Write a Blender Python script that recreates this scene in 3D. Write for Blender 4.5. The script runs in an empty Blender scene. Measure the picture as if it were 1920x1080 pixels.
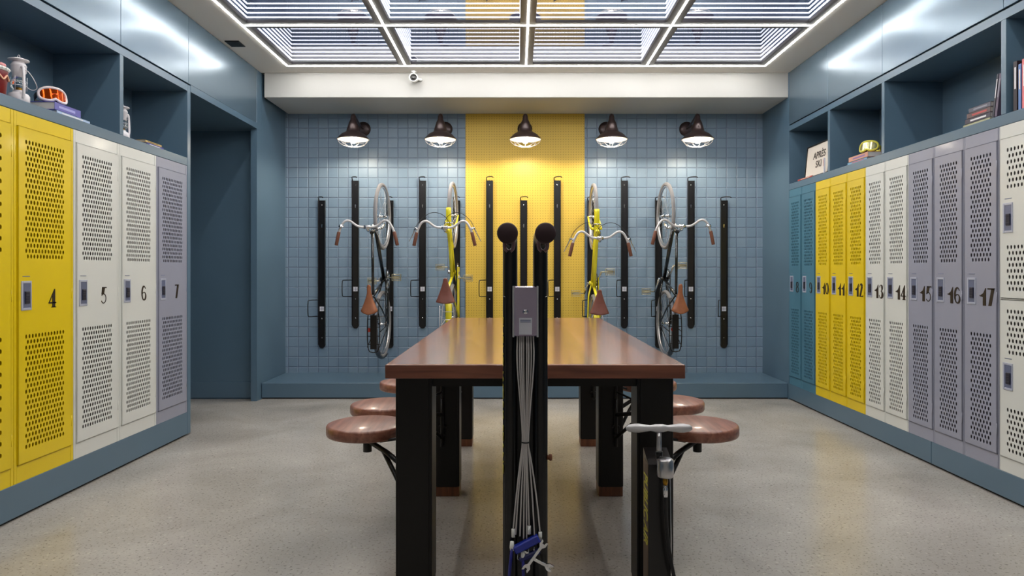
import bpy, math, random
from mathutils import Vector, Matrix
random.seed(7)
PI = math.pi
S = bpy.context.scene
COL = S.collection
# ---------------------------------------------------------------- camera, world, exposure
cam_d = bpy.data.cameras.new('camera'); cam = bpy.data.objects.new('camera', cam_d); COL.objects.link(cam)
cam.location = (0, 0, 1.27); cam.rotation_euler = (PI/2, 0, 0)
cam_d.sensor_width = 36; cam_d.lens = 1290/1920*36
cam_d.shift_x = -10/1920; cam_d.shift_y = -29/1920
cam_d.clip_start = .05
S.camera = cam
W = bpy.data.worlds.new('world'); S.world = W; W.use_nodes = True
W.node_tree.nodes['Background'].inputs[0].default_value = (.6, .7, .85, 1)
W.node_tree.nodes['Background'].inputs[1].default_value = .05
S.view_settings.view_transform = 'Standard'; S.view_settings.look = 'None'
S.view_settings.gamma = 1; S.view_settings.exposure = 0.0
S.view_settings.use_curve_mapping = False
LED_MAIN = 70.0      # grid strips
LED_PANEL = 4.6      # panel strip and its mirror reflections, modelled as glowing loops
BULB = 26.0
XL, XR, YB, YP, ZC = -2.57, 2.72, 7.63, 6.91, 3.275   # left plane, right plane, tile wall, platform front, ceiling
YF = -2.6                                             # wall behind the camera
X0 = .066                                             # table centre line

# ---------------------------------------------------------------- materials
def srgb(r, g, b):
    f = lambda c: (c/255/12.92) if c/255 <= .04045 else ((c/255+.055)/1.055)**2.4
    return (f(r), f(g), f(b), 1)
MATS = {}
def mat(name, rgb, rough=.5, metal=0., coat=0., spec=.5, bump=0., bscale=200., var=0., vscale=8., emit=None, trans=0., coat_rough=.1):
    if name in MATS: return MATS[name]
    m = bpy.data.materials.new(name); m.use_nodes = True; nt = m.node_tree
    b = nt.nodes['Principled BSDF']; c = srgb(*rgb)
    b.inputs['Base Color'].default_value = c; b.inputs['Roughness'].default_value = rough
    b.inputs['Metallic'].default_value = metal; b.inputs['Coat Weight'].default_value = coat
    b.inputs['Coat Roughness'].default_value = coat_rough
    b.inputs['Specular IOR Level'].default_value = spec; b.inputs['Transmission Weight'].default_value = trans
    tc = nt.nodes.new('ShaderNodeTexCoord')
    if var:
        n = nt.nodes.new('ShaderNodeTexNoise'); n.inputs['Scale'].default_value = vscale; n.inputs['Detail'].default_value = 4
        nt.links.new(tc.outputs['Object'], n.inputs['Vector'])
        r = nt.nodes.new('ShaderNodeValToRGB'); nt.links.new(n.outputs['Fac'], r.inputs[0])
        r.color_ramp.elements[0].position = .3; r.color_ramp.elements[1].position = .7
        r.color_ramp.elements[0].color = tuple(v*(1-var) for v in c[:3])+(1,)
        r.color_ramp.elements[1].color = tuple(min(1, v*(1+var)) for v in c[:3])+(1,)
        nt.links.new(r.outputs[0], b.inputs['Base Color'])
    if bump:
        n = nt.nodes.new('ShaderNodeTexNoise'); n.inputs['Scale'].default_value = bscale
        nt.links.new(tc.outputs['Object'], n.inputs['Vector'])
        bp = nt.nodes.new('ShaderNodeBump'); bp.inputs['Strength'].default_value = bump; bp.inputs['Distance'].default_value = .002
        nt.links.new(n.outputs['Fac'], bp.inputs['Height']); nt.links.new(bp.outputs[0], b.inputs['Normal'])
    if emit:
        b.inputs['Emission Color'].default_value = tuple(emit[0])+(1,); b.inputs['Emission Strength'].default_value = emit[1]
    MATS[name] = m
    return m
def N(nt, t, **k):
    n = nt.nodes.new(t)
    for a, v in k.items(): setattr(n, a, v)
    return n
def math_node(nt, op, a, b=None, c=None):
    n = nt.nodes.new('ShaderNodeMath'); n.operation = op
    for i, v in enumerate((a, b, c)):
        if v is None: continue
        if isinstance(v, (int, float)): n.inputs[i].default_value = v
        else: nt.links.new(v, n.inputs[i])
    return n.outputs[0]

BLUE = mat('blue_grey_paint', (84, 109, 128), .36, coat=.25, coat_rough=.25, var=.03, vscale=3)
BLUE_P = mat('blue_grey_panel_lacquer', (98, 121, 138), .26, metal=.4, coat=.4, coat_rough=.24, var=.03, vscale=2)
YEL = mat('yellow_locker_enamel', (224, 194, 8), .36, coat=.2, var=.02, vscale=4)
WHI = mat('white_locker_enamel', (212, 213, 208), .34, coat=.2, var=.01, vscale=4)
GRY = mat('lavender_grey_locker_enamel', (146, 148, 164), .36, coat=.2, var=.02, vscale=4)
TEAL = mat('teal_locker_enamel', (72, 118, 140), .36, coat=.2, var=.02, vscale=4)
PLATE = mat('lock_plate_metal', (184, 188, 205), .35, metal=.3)
LOCKIN = mat('lock_recess_blue_grey', (120, 128, 160), .35, metal=.5)
KEY = mat('black_keypad_plastic', (40, 38, 52), .5)
NUM = mat('number_dark_brown_paint', (40, 26, 8), .45)
CEIL = mat('ceiling_white_paint', (228, 222, 214), .75, bump=.05)
BEAMW = mat('beam_white_paint', (190, 189, 185), .7, bump=.05)
MEMBER = mat('light_grid_frame_metal', (112, 107, 103), .5, metal=.3)
BLACK = mat('black_powder_coat', (15, 12, 12), .3, coat=.25, spec=.4)
BLACKS = mat('black_steel_satin', (16, 12, 9), .42, spec=.35)
RAILM = mat('black_rail_enamel', (9, 8, 12), .3, coat=.2)
CHROME = mat('chrome', (225, 225, 228), .14, metal=1)
ALU = mat('brushed_aluminium', (205, 203, 205), .32, metal=1)
SILVER = mat('silver_grey_paint', (205, 203, 205), .3, metal=.3, coat=.3)
RUBBER = mat('dark_rubber', (52, 30, 34), .7)
LEATH = mat('brown_leather', (146, 90, 60), .42, bump=.15, bscale=90, var=.12, vscale=25)
LEATH2 = mat('dark_brown_leather', (116, 68, 58), .42, bump=.15, bscale=90, var=.1, vscale=25)
GRIP = mat('brown_grip_leather', (116, 72, 56), .55, bump=.2)
BYEL = mat('yellow_bicycle_enamel', (226, 214, 40), .25, coat=.6)
BBLK = mat('black_bicycle_enamel', (12, 12, 12), .2, coat=.6)
TYRE = mat('grey_tyre_rubber', (132, 130, 132), .7)
BRASS = mat('brass', (190, 140, 50), .3, metal=1)
LAMPM = mat('bronze_lamp_metal', (58, 44, 44), .35, metal=.6, coat=.2)
LAMPIN = mat('lamp_inner_white_enamel', (240, 235, 225), .4)
WHITEP = mat('white_plastic', (228, 228, 224), .4)
STICK = mat('white_sticker', (215, 215, 225), .5)
CABLE = mat('steel_tether_cable', (196, 190, 188), .45, metal=.1)
BLUETOOL = mat('blue_tool_plastic', (22, 44, 160), .35, coat=.3)
HOSE = mat('black_hose_rubber', (14, 12, 12), .5)
LTXT = mat('yellow_green_lettering', (222, 212, 84), .5)
DARKGLASS = mat('dark_glass', (30, 30, 30), .1)
PEDAL = mat('pedal_silver_yellowish', (196, 188, 160), .3, metal=.8)
REFL = mat('red_reflector', (205, 60, 40), .3)
LANT = mat('white_lantern_enamel', (226, 222, 226), .35, coat=.3)
GLASS = mat('clear_lamp_glass', (240, 245, 245), .05, trans=1.)
INNER = mat('locker_interior_shade', (84, 74, 72), .7)  # shadow inside the non-yellow lockers, put into a darker colour
WARM = (1., .88, .70)
BULBM = mat('glowing_bulb', (255, 240, 220), .5, emit=(WARM, BULB))

def led_mat(name, col, strength, axis=None, pitch=.0125):
    m = bpy.data.materials.new(name); m.use_nodes = True; nt = m.node_tree
    nt.nodes.remove(nt.nodes['Principled BSDF'])
    e = N(nt, 'ShaderNodeEmission'); e.inputs[0].default_value = tuple(col)+(1,); e.inputs[1].default_value = strength
    if axis is not None:
        tc = N(nt, 'ShaderNodeTexCoord'); sp = N(nt, 'ShaderNodeSeparateXYZ'); nt.links.new(tc.outputs['Object'], sp.inputs[0])
        s = math_node(nt, 'SINE', math_node(nt, 'MULTIPLY', sp.outputs[axis], 2*PI/pitch))
        st = math_node(nt, 'MULTIPLY_ADD', s, strength*.75, strength*1.0)
        nt.links.new(st, e.inputs[1])
    nt.links.new(e.outputs[0], nt.nodes['Material Output'].inputs[0])
    return m
LEDM = led_mat('grid_led_strip', (1., .985, .95), LED_MAIN)

def wood(name, c1, c2, rough, axis='Y', scale=1., coat=.4, planks=0.):
    m = bpy.data.materials.new(name); m.use_nodes = True; nt = m.node_tree; b = nt.nodes['Principled BSDF']
    tc = N(nt, 'ShaderNodeTexCoord'); mp = N(nt, 'ShaderNodeMapping'); nt.links.new(tc.outputs['Object'], mp.inputs[0])
    sc = [14., 14., 14.]; sc['XYZ'.index(axis)] = 1.2
    mp.inputs['Scale'].default_value = [s*scale for s in sc]
    n = N(nt, 'ShaderNodeTexNoise'); n.inputs['Scale'].default_value = 2.2; n.inputs['Detail'].default_value = 7; n.inputs['Distortion'].default_value = .6
    nt.links.new(mp.outputs[0], n.inputs['Vector'])
    r = N(nt, 'ShaderNodeValToRGB'); nt.links.new(n.outputs['Fac'], r.inputs[0])
    r.color_ramp.elements[0].position = .32; r.color_ramp.elements[1].position = .68
    r.color_ramp.elements[0].color = srgb(*c1); r.color_ramp.elements[1].color = srgb(*c2)
    out = r.outputs[0]
    if planks:
        sp = N(nt, 'ShaderNodeSeparateXYZ'); nt.links.new(tc.outputs['Object'], sp.inputs[0])
        k = math_node(nt, 'FLOOR', math_node(nt, 'MULTIPLY', sp.outputs[0], 1/planks))
        wn = N(nt, 'ShaderNodeTexWhiteNoise', noise_dimensions='1D'); nt.links.new(k, wn.inputs['W'])
        hs = N(nt, 'ShaderNodeHueSaturation'); nt.links.new(out, hs.inputs['Color'])
        nt.links.new(math_node(nt, 'MULTIPLY_ADD', wn.outputs[0], .5, .75), hs.inputs['Value'])
        out = hs.outputs[0]
    nt.links.new(out, b.inputs['Base Color'])
    b.inputs['Roughness'].default_value = rough; b.inputs['Coat Weight'].default_value = coat; b.inputs['Coat Roughness'].default_value = .12
    return m
WTOP = wood('table_top_wood', (126, 74, 52), (176, 116, 84), .26, 'Y', 1, .7, .115)
WEDGE = wood('table_edge_wood', (96, 50, 36), (138, 82, 58), .35, 'X', 1, .3)
WSEAT = wood('stool_seat_wood', (122, 74, 58), (168, 112, 90), .38, 'Y', 1.4, .3)
WFOOT = wood('leg_foot_wood', (92, 50, 28), (130, 76, 44), .45, 'Z', 1.4, .1)

def floor_mat():
    m = bpy.data.materials.new('polished_concrete'); m.use_nodes = True; nt = m.node_tree; b = nt.nodes['Principled BSDF']
    tc = N(nt, 'ShaderNodeTexCoord')
    def noise(s, d=5, dist=0.):
        n = N(nt, 'ShaderNodeTexNoise'); n.inputs['Scale'].default_value = s; n.inputs['Detail'].default_value = d
        n.inputs['Distortion'].default_value = dist; nt.links.new(tc.outputs['Object'], n.inputs['Vector']); return n.outputs['Fac']
    r1 = N(nt, 'ShaderNodeValToRGB'); nt.links.new(noise(1.3, 6, .4), r1.inputs[0])
    r1.color_ramp.elements[0].position = .3; r1.color_ramp.elements[1].position = .7
    r1.color_ramp.elements[0].color = srgb(154, 148, 141); r1.color_ramp.elements[1].color = srgb(190, 184, 177)
    r2 = N(nt, 'ShaderNodeValToRGB'); nt.links.new(noise(75, 2), r2.inputs[0])
    r2.color_ramp.elements[0].position = .30; r2.color_ramp.elements[1].position = .42
    r2.color_ramp.elements[0].color = (.42, .40, .39, 1); r2.color_ramp.elements[1].color = (1, 1, 1, 1)
    r3 = N(nt, 'ShaderNodeValToRGB'); nt.links.new(noise(38, 3), r3.inputs[0])
    r3.color_ramp.elements[0].position = .62; r3.color_ramp.elements[1].position = .72
    r3.color_ramp.elements[0].color = (1, 1, 1, 1); r3.color_ramp.elements[1].color = (1.34, 1.32, 1.28, 1)
    v = N(nt, 'ShaderNodeTexVoronoi'); v.inputs['Scale'].default_value = 26; nt.links.new(tc.outputs['Object'], v.inputs['Vector'])
    r4 = N(nt, 'ShaderNodeValToRGB'); nt.links.new(v.outputs['Distance'], r4.inputs[0])
    r4.color_ramp.elements[0].position = .06; r4.color_ramp.elements[1].position = .11
    r4.color_ramp.elements[0].color = (.62, .6, .58, 1); r4.color_ramp.elements[1].color = (1, 1, 1, 1)
    out = r1.outputs[0]
    for r in (r2, r3, r4):
        mx = N(nt, 'ShaderNodeMix', data_type='RGBA', blend_type='MULTIPLY'); mx.inputs[0].default_value = .8
        nt.links.new(out, mx.inputs[6]); nt.links.new(r.outputs[0], mx.inputs[7]); out = mx.outputs[2]
    nt.links.new(out, b.inputs['Base Color'])
    rr = math_node(nt, 'MULTIPLY_ADD', noise(2.5, 4), .16, .14); nt.links.new(rr, b.inputs['Roughness'])
    b.inputs['Specular IOR Level'].default_value = .6
    bp = N(nt, 'ShaderNodeBump'); bp.inputs['Strength'].default_value = .08; bp.inputs['Distance'].default_value = .003
    nt.links.new(noise(60, 2), bp.inputs['Height']); nt.links.new(bp.outputs[0], b.inputs['Normal'])
    return m
def tile_mat():
    m = bpy.data.materials.new('blue_glazed_square_tile'); m.use_nodes = True; nt = m.node_tree; b = nt.nodes['Principled BSDF']
    tc = N(nt, 'ShaderNodeTexCoord'); sp = N(nt, 'ShaderNodeSeparateXYZ'); nt.links.new(tc.outputs['Object'], sp.inputs[0])
    cb = N(nt, 'ShaderNodeCombineXYZ'); nt.links.new(sp.outputs[0], cb.inputs[0]); nt.links.new(sp.outputs[2], cb.inputs[1])
    def brick(mortar, smooth):
        br = N(nt, 'ShaderNodeTexBrick'); br.offset = 0; br.squash = 1
        br.inputs['Scale'].default_value = 1; br.inputs['Brick Width'].default_value = .1105; br.inputs['Row Height'].default_value = .1105
        br.inputs['Mortar Size'].default_value = mortar; br.inputs['Mortar Smooth'].default_value = smooth
        br.inputs['Color1'].default_value = srgb(124, 145, 164); br.inputs['Color2'].default_value = srgb(116, 139, 160)
        br.inputs['Mortar'].default_value = srgb(116, 127, 152)
        nt.links.new(cb.outputs[0], br.inputs['Vector']); return br
    br = brick(.0028, .15); nt.links.new(br.outputs['Color'], b.inputs['Base Color'])
    b2 = brick(.0075, 1.)
    inv = math_node(nt, 'SUBTRACT', 1., b2.outputs['Fac'])
    bp = N(nt, 'ShaderNodeBump'); bp.inputs['Strength'].default_value = 1.; bp.inputs['Distance'].default_value = .004
    nt.links.new(inv, bp.inputs['Height']); nt.links.new(bp.outputs[0], b.inputs['Normal'])
    b.inputs['Roughness'].default_value = .42; b.inputs['Coat Weight'].default_value = .08; b.inputs['Coat Roughness'].default_value = .25
    return m
def peg_mat():
    m = bpy.data.materials.new('yellow_pegboard'); m.use_nodes = True; nt = m.node_tree; b = nt.nodes['Principled BSDF']
    tc = N(nt, 'ShaderNodeTexCoord'); sp = N(nt, 'ShaderNodeSeparateXYZ'); nt.links.new(tc.outputs['Object'], sp.inputs[0])
    P = .0283
    def cell(o):
        f = math_node(nt, 'FRACT', math_node(nt, 'MULTIPLY_ADD', o, 1/P, 200.5)); return math_node(nt, 'SUBTRACT', f, .5)
    a, c = cell(sp.outputs[0]), cell(sp.outputs[2])
    d = math_node(nt, 'ADD', math_node(nt, 'MULTIPLY', a, a), math_node(nt, 'MULTIPLY', c, c))
    h = math_node(nt, 'LESS_THAN', d, .014)
    mx = N(nt, 'ShaderNodeMix', data_type='RGBA'); nt.links.new(h, mx.inputs[0])
    mx.inputs[6].default_value = srgb(214, 180, 72); mx.inputs[7].default_value = srgb(110, 78, 20)
    nt.links.new(mx.outputs[2], b.inputs['Base Color']); b.inputs['Roughness'].default_value = .5
    return m
def pane_mat():
    m = bpy.data.materials.new('two_way_mirror_glass'); m.use_nodes = True; nt = m.node_tree
    nt.nodes.remove(nt.nodes['Principled BSDF'])
    g = N(nt, 'ShaderNodeBsdfGlossy'); g.inputs['Roughness'].default_value = .015; g.inputs['Color'].default_value = (.86, .88, .95, 1)
    t = N(nt, 'ShaderNodeBsdfTransparent'); t.inputs[0].default_value = (.93, .94, 1, 1)
    mx = N(nt, 'ShaderNodeMixShader'); mx.inputs[0].default_value = .55
    nt.links.new(g.outputs[0], mx.inputs[1]); nt.links.new(t.outputs[0], mx.inputs[2])
    nt.links.new(mx.outputs[0], nt.nodes['Material Output'].inputs[0])
    return m

# ---------------------------------------------------------------- mesh helpers
class MB:
    def __init__(s): s.v = []; s.f = []; s.sm = []
    def add(s, vs, fs, smooth=False):
        o = len(s.v); s.v += [tuple(v) for v in vs]; s.f += [tuple(i+o for i in f) for f in fs]; s.sm += [smooth]*len(fs); return s
    def box(s, x0, x1, y0, y1, z0, z1):
        if x0 > x1: x0, x1 = x1, x0
        if y0 > y1: y0, y1 = y1, y0
        if z0 > z1: z0, z1 = z1, z0
        v = [(x0,y0,z0),(x1,y0,z0),(x1,y1,z0),(x0,y1,z0),(x0,y0,z1),(x1,y0,z1),(x1,y1,z1),(x0,y1,z1)]
        return s.add(v, [(0,3,2,1),(4,5,6,7),(0,1,5,4),(1,2,6,5),(2,3,7,6),(3,0,4,7)])
    def bbox(s, x0, x1, y0, y1, z0, z1, b=.004):      # box with chamfered edges
        if x0 > x1: x0, x1 = x1, x0
        if y0 > y1: y0, y1 = y1, y0
        if z0 > z1: z0, z1 = z1, z0
        lo, hi = (x0,y0,z0), (x1,y1,z1); idx = {}; vs = []
        for cx in (0,1):
            for cy in (0,1):
                for cz in (0,1):
                    c = (cx,cy,cz)
                    for ax in range(3):
                        p = [ (hi[i] if c[i] else lo[i]) + (0 if i == ax else (-b if c[i] else b)) for i in range(3)]
                        idx[c+(ax,)] = len(vs); vs.append(p)
        fs = []
        for ax in range(3):
            u, w = [i for i in range(3) if i != ax]
            for sd in (0,1):
                q = []
                for a, bb in ((0,0),(1,0),(1,1),(0,1)):
                    c = [0,0,0]; c[ax] = sd; c[u] = a; c[w] = bb; q.append(idx[tuple(c)+(ax,)])
                fs.append(q)
        for ax in range(3):      # edges parallel to ax
            u, w = [i for i in range(3) if i != ax]
            for a in (0,1):
                for bb in (0,1):
                    c0 = [0,0,0]; c0[u] = a; c0[w] = bb; c1 = list(c0); c1[ax] = 1
                    fs.append([idx[tuple(c0)+(u,)], idx[tuple(c1)+(u,)], idx[tuple(c1)+(w,)], idx[tuple(c0)+(w,)]])
        for cx in (0,1):
            for cy in (0,1):
                for cz in (0,1): fs.append([idx[(cx,cy,cz,a)] for a in range(3)])
        cen = Vector([(lo[i]+hi[i])/2 for i in range(3)]); out = []
        for f in fs:
            p = [Vector(vs[i]) for i in f]; n = (p[1]-p[0]).cross(p[2]-p[0]); m = sum(p, Vector())/len(p)
            out.append(f if n.dot(m-cen) > 0 else f[::-1])
        return s.add(vs, out)
    def tube(s, path, r, seg=10, cap=True, closed=False, flat=1.):
        P = [Vector(p) for p in path]; n = len(P); R = list(r) if isinstance(r, (list, tuple)) else [r]*n
        vs = []; prev = None
        for i in range(n):
            if closed: t = P[(i+1) % n]-P[i-1]
            else: t = P[min(i+1, n-1)]-P[max(i-1, 0)]
            t.normalize()
            if prev is None:
                a = Vector((0,0,1)) if abs(t.z) < .9 else Vector((1,0,0)); u = t.cross(a).normalized()
            else:
                u = (prev - t*prev.dot(t)).normalized()
            prev = u; w = t.cross(u)
            for k in range(seg):
                an = 2*PI*k/seg; vs.append(P[i] + (u*math.cos(an) + w*math.sin(an)*flat)*R[i])
        fs = []
        for i in range(n if closed else n-1):
            j = (i+1) % n
            for k in range(seg): fs.append((i*seg+k, i*seg+(k+1) % seg, j*seg+(k+1) % seg, j*seg+k))
        s.add(vs, fs, True)
        if cap and not closed:
            o = len(s.v)-len(vs)
            s.f.append(tuple(o+k for k in range(seg))[::-1]); s.sm.append(False)
            s.f.append(tuple(o+(n-1)*seg+k for k in range(seg))); s.sm.append(False)
        return s
    def lathe(s, prof, c=(0,0,0), seg=24, axis='Z', close=False):
        c = Vector(c); vs = []; m = len(prof)
        for r, h in prof:
            for k in range(seg):
                a = 2*PI*k/seg; p, q = r*math.cos(a), r*math.sin(a)
                vs.append(c + Vector({'Z': (p, q, h), 'Y': (q, h, p), 'X': (h, p, q)}[axis]))
        fs = []
        for i in range(m if close else m-1):
            j = (i+1) % m
            for k in range(seg): fs.append((i*seg+k, i*seg+(k+1) % seg, j*seg+(k+1) % seg, j*seg+k))
        return s.add(vs, fs, True)
    def prism(s, poly, y0, y1, plane='XZ'):
        n = len(poly)
        def P(a, b, d): return {'XZ': (a, d, b), 'YZ': (d, a, b), 'XY': (a, b, d)}[plane]
        vs = [P(a, b, y0) for a, b in poly]+[P(a, b, y1) for a, b in poly]
        fs = [tuple(range(n)), tuple(range(2*n-1, n-1, -1))]+[(i, (i+1) % n, n+(i+1) % n, n+i) for i in range(n)]
        return s.add(vs, fs)
    def ribbon(s, pts, w, y0, y1):       # flat stroke in XZ of varying width
        P = [Vector((a, b)) for a, b in pts]; n = len(P); L = []; Rr = []
        for i in range(n):
            t = (P[min(i+1, n-1)]-P[max(i-1, 0)]).normalized(); q = Vector((-t.y, t.x)); ww = w[i] if isinstance(w, (list, tuple)) else w
            L.append(P[i]+q*ww/2); Rr.append(P[i]-q*ww/2)
        for i in range(n-1): s.prism([tuple(L[i]), tuple(L[i+1]), tuple(Rr[i+1]), tuple(Rr[i])], y0, y1)
        return s
    def xf(s, M):
        s.v = [tuple(M @ Vector(v)) for v in s.v]; return s
    def build(s, name, m, parent=None):
        me = bpy.data.meshes.new(name); me.from_pydata(s.v, [], s.f)
        me.polygons.foreach_set('use_smooth', s.sm)
        for q in (m if isinstance(m, (list, tuple)) else [m]): me.materials.append(q)
        me.update()
        o = bpy.data.objects.new(name, me); COL.objects.link(o)
        if parent: o.parent = parent
        return o
def tag(o, label=None, cat=None, group=None, kind=None):
    if label: o['label'] = label
    if cat: o['category'] = cat
    if group: o['group'] = group
    if kind: o['kind'] = kind
    return o
def thing(name, label, cat, loc=(0,0,0), rz=0, group=None):
    o = bpy.data.objects.new(name, None); COL.objects.link(o); o.empty_display_size = .1
    o.location = loc; o.rotation_euler = (0, 0, rz); return tag(o, label, cat, group)
def struct(name, mb, m, label=None):
    o = mb.build(name, m); o['kind'] = 'structure'
    if label: o['label'] = label
    return o
def smooth(pts, it=2, closed=False):
    P = [Vector(p) for p in pts]
    for _ in range(it):
        Q = []
        n = len(P)
        if closed:
            for i in range(n): a, b = P[i], P[(i+1) % n]; Q += [a*.75+b*.25, a*.25+b*.75]
        else:
            Q = [P[0]]
            for i in range(n-1): a, b = P[i], P[i+1]; Q += [a*.75+b*.25, a*.25+b*.75]
            Q.append(P[-1])
        P = Q
    return P
def text_mesh(name, txt, size, m, parent, M, ext=.0006, bold=0., align='CENTER', sx=1.):
    c = bpy.data.curves.new(name, 'FONT'); c.body = txt; c.size = size; c.extrude = ext; c.offset = bold
    c.align_x = align; c.align_y = 'CENTER'
    t = bpy.data.objects.new(name+'_text', c); COL.objects.link(t)
    dg = bpy.context.evaluated_depsgraph_get()
    me = bpy.data.meshes.new_from_object(t.evaluated_get(dg)); me.name = name
    bpy.data.objects.remove(t); bpy.data.curves.remove(c)
    me.transform(M @ Matrix.Scale(sx, 4, (1,0,0)))
    me.materials.clear(); me.materials.append(m)
    o = bpy.data.objects.new(name, me); COL.objects.link(o); o.parent = parent
    return o

# ---------------------------------------------------------------- room shell
struct('floor', MB().box(-4.2, 3.6, YF-.1, YB+.2, -.1, 0), floor_mat())
XB0, XB1 = -.574, .745
struct('wall_back', MB().box(XL-.05, XR+.05, YB, YB+.15, 0, 3.27), tile_mat())
struct('wall_pegboard', MB().bbox(XB0, XB1, YB-.012, YB+.001, .16, 3.03, .002), peg_mat())
struct('wall_front', MB().box(-4.2, 3.6, YF-.1, YF, 0, 3.3), mat('plain_light_wall', (205, 203, 200), .8))
# right wall: flush plane beyond the lockers, solid behind them
mb = MB(); mb.box(3.17, 3.3, YF, YB, 0, 3.4); mb.box(XR, 3.17, 6.885, YB, 0, ZC); struct('wall_right', mb, BLUE)
# left wall: back of the niches, passage walls, column
mb = MB(); mb.box(-3.14, -3.02, YF, 5.36, 0, 3.4)
mb.box(-4.1, XL, YP, YB, 0, ZC); mb.box(-2.63, XL, 6.79, YP, 0, 2.70)
mb.box(-4.1, -4.0, 5.3, YP, 0, 3.4); mb.box(-4.0, -3.02, 5.2, 5.36, 0, 2.70)
struct('wall_left', mb, BLUE)
mb = MB(); mb.box(-4.0, XL+.002, 5.412, YP-.001, 2.69, 2.745)
struct('trim_1', mb, BLUE)      # soffit over the passage
# ceiling with the light well
GX = [-2.232, -1.084, .085, 1.253, 2.402]; GY = [6.68, 5.585, 4.49, 3.395, 2.30, 1.205]
mb = MB()
mb.box(-3.2, GX[0]-.012, YF, YP, ZC, ZC+.12); mb.box(GX[-1]+.012, 3.2, YF, YP, ZC, ZC+.12)
mb.box(GX[0]-.012, GX[-1]+.012, GY[0]+.012, YP, ZC, ZC+.12); mb.box(GX[0]-.012, GX[-1]+.012, YF, GY[-1]-.012, ZC, ZC+.12)
mb.box(-4.1, -2.57, YP, YB, ZC, ZC+.12)
struct('ceiling', mb, CEIL)
struct('trim_2', MB().box(XL+.03, XR-.001, YP, YB, 3.03, 3.4), BEAMW)    # white bulkhead over the tile wall
# platform along the back wall, plinths
mb = MB(); mb.bbox(XL+.001, XR-.001, YP, YB-.001, .012, .16, .004)
o = mb.build('raised_platform', BLUE); tag(o, 'long low blue-grey painted ledge running along the tiled back wall', 'platform')
struct('trim_3', MB().bbox(-4.0, XL, YP-.012, YP, .012, .175, .003), BLUE)
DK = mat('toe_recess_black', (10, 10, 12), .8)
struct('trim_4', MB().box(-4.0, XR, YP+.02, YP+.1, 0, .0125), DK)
YN = 1.2
def plinth(name, xa, xb, y0, y1, top): 
    return struct(name, MB().bbox(xa, xb, y0, y1, .014, top, .003), BLUE)
plinth('baseboard_left', -3.02, XL, YN, 5.36, .185)
plinth('baseboard_right', XR, 3.17, 4.523, 6.885, .16)
plinth('baseboard_right_near', XR, 3.17, YN, 4.519, .16)
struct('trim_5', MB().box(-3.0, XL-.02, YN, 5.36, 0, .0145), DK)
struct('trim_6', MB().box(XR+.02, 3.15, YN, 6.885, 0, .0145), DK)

# ---------------------------------------------------------------- light grid on the ceiling
PANE = pane_mat()
grid = thing('light_grid', 'white glowing strip light grid framing the mirrored ceiling panels', 'ceiling light', (0, 0, ZC))
mb = MB()
IN = .062; MD = .035
xs0, xs1 = GX[0]-.012, GX[-1]+.012
for i, x in enumerate(GX):
    a = x-(.012 if i == 0 else IN); b = x+(.012 if i == len(GX)-1 else IN)
    mb.box(a, b, GY[-1]-.012, GY[0]+.012, 0, MD)
for j, y in enumerate(GY):
    a = y-(.012 if j == len(GY)-1 else .062); b = y+(.012 if j == 0 else .062)
    for i in range(len(GX)-1): mb.box(GX[i]+IN if i else GX[i]+.012, GX[i+1]-IN if i < len(GX)-2 else GX[i+1]-.012, a, b, .0006, MD)
mb.build('frame', MEMBER, grid)
w = .0062
for x in GX: MB().box(x-w, x+w, GY[-1], GY[0], -.003, .001).build('led_strip', LEDM, grid)
for y in GY:
    mb = MB()
    for i in range(len(GX)-1): mb.box(GX[i]+w, GX[i+1]-w, y-w, y+w, -.003, .001)
    mb.build('led_strip', LEDM, grid)
NL = 10; DZ = .037
ringX = [led_mat('panel_led_and_reflection_row_%d' % n, (.86, .88, 1.), LED_PANEL*.88**n, 0) for n in range(NL)]
ringY = [led_mat('panel_led_and_reflection_side_%d' % n, (.86, .88, 1.), LED_PANEL*.88**n, 1) for n in range(NL)]
SHAFT = mat('panel_box_dark_lining', (46, 50, 66), .6)
where_c = ['far left', 'centre left', 'centre right', 'far right']
where_r = ['first row from the bike wall', 'second row from the bike wall', 'third row from the bike wall', 'fourth row from the bike wall', 'fifth row from the bike wall']
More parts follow.
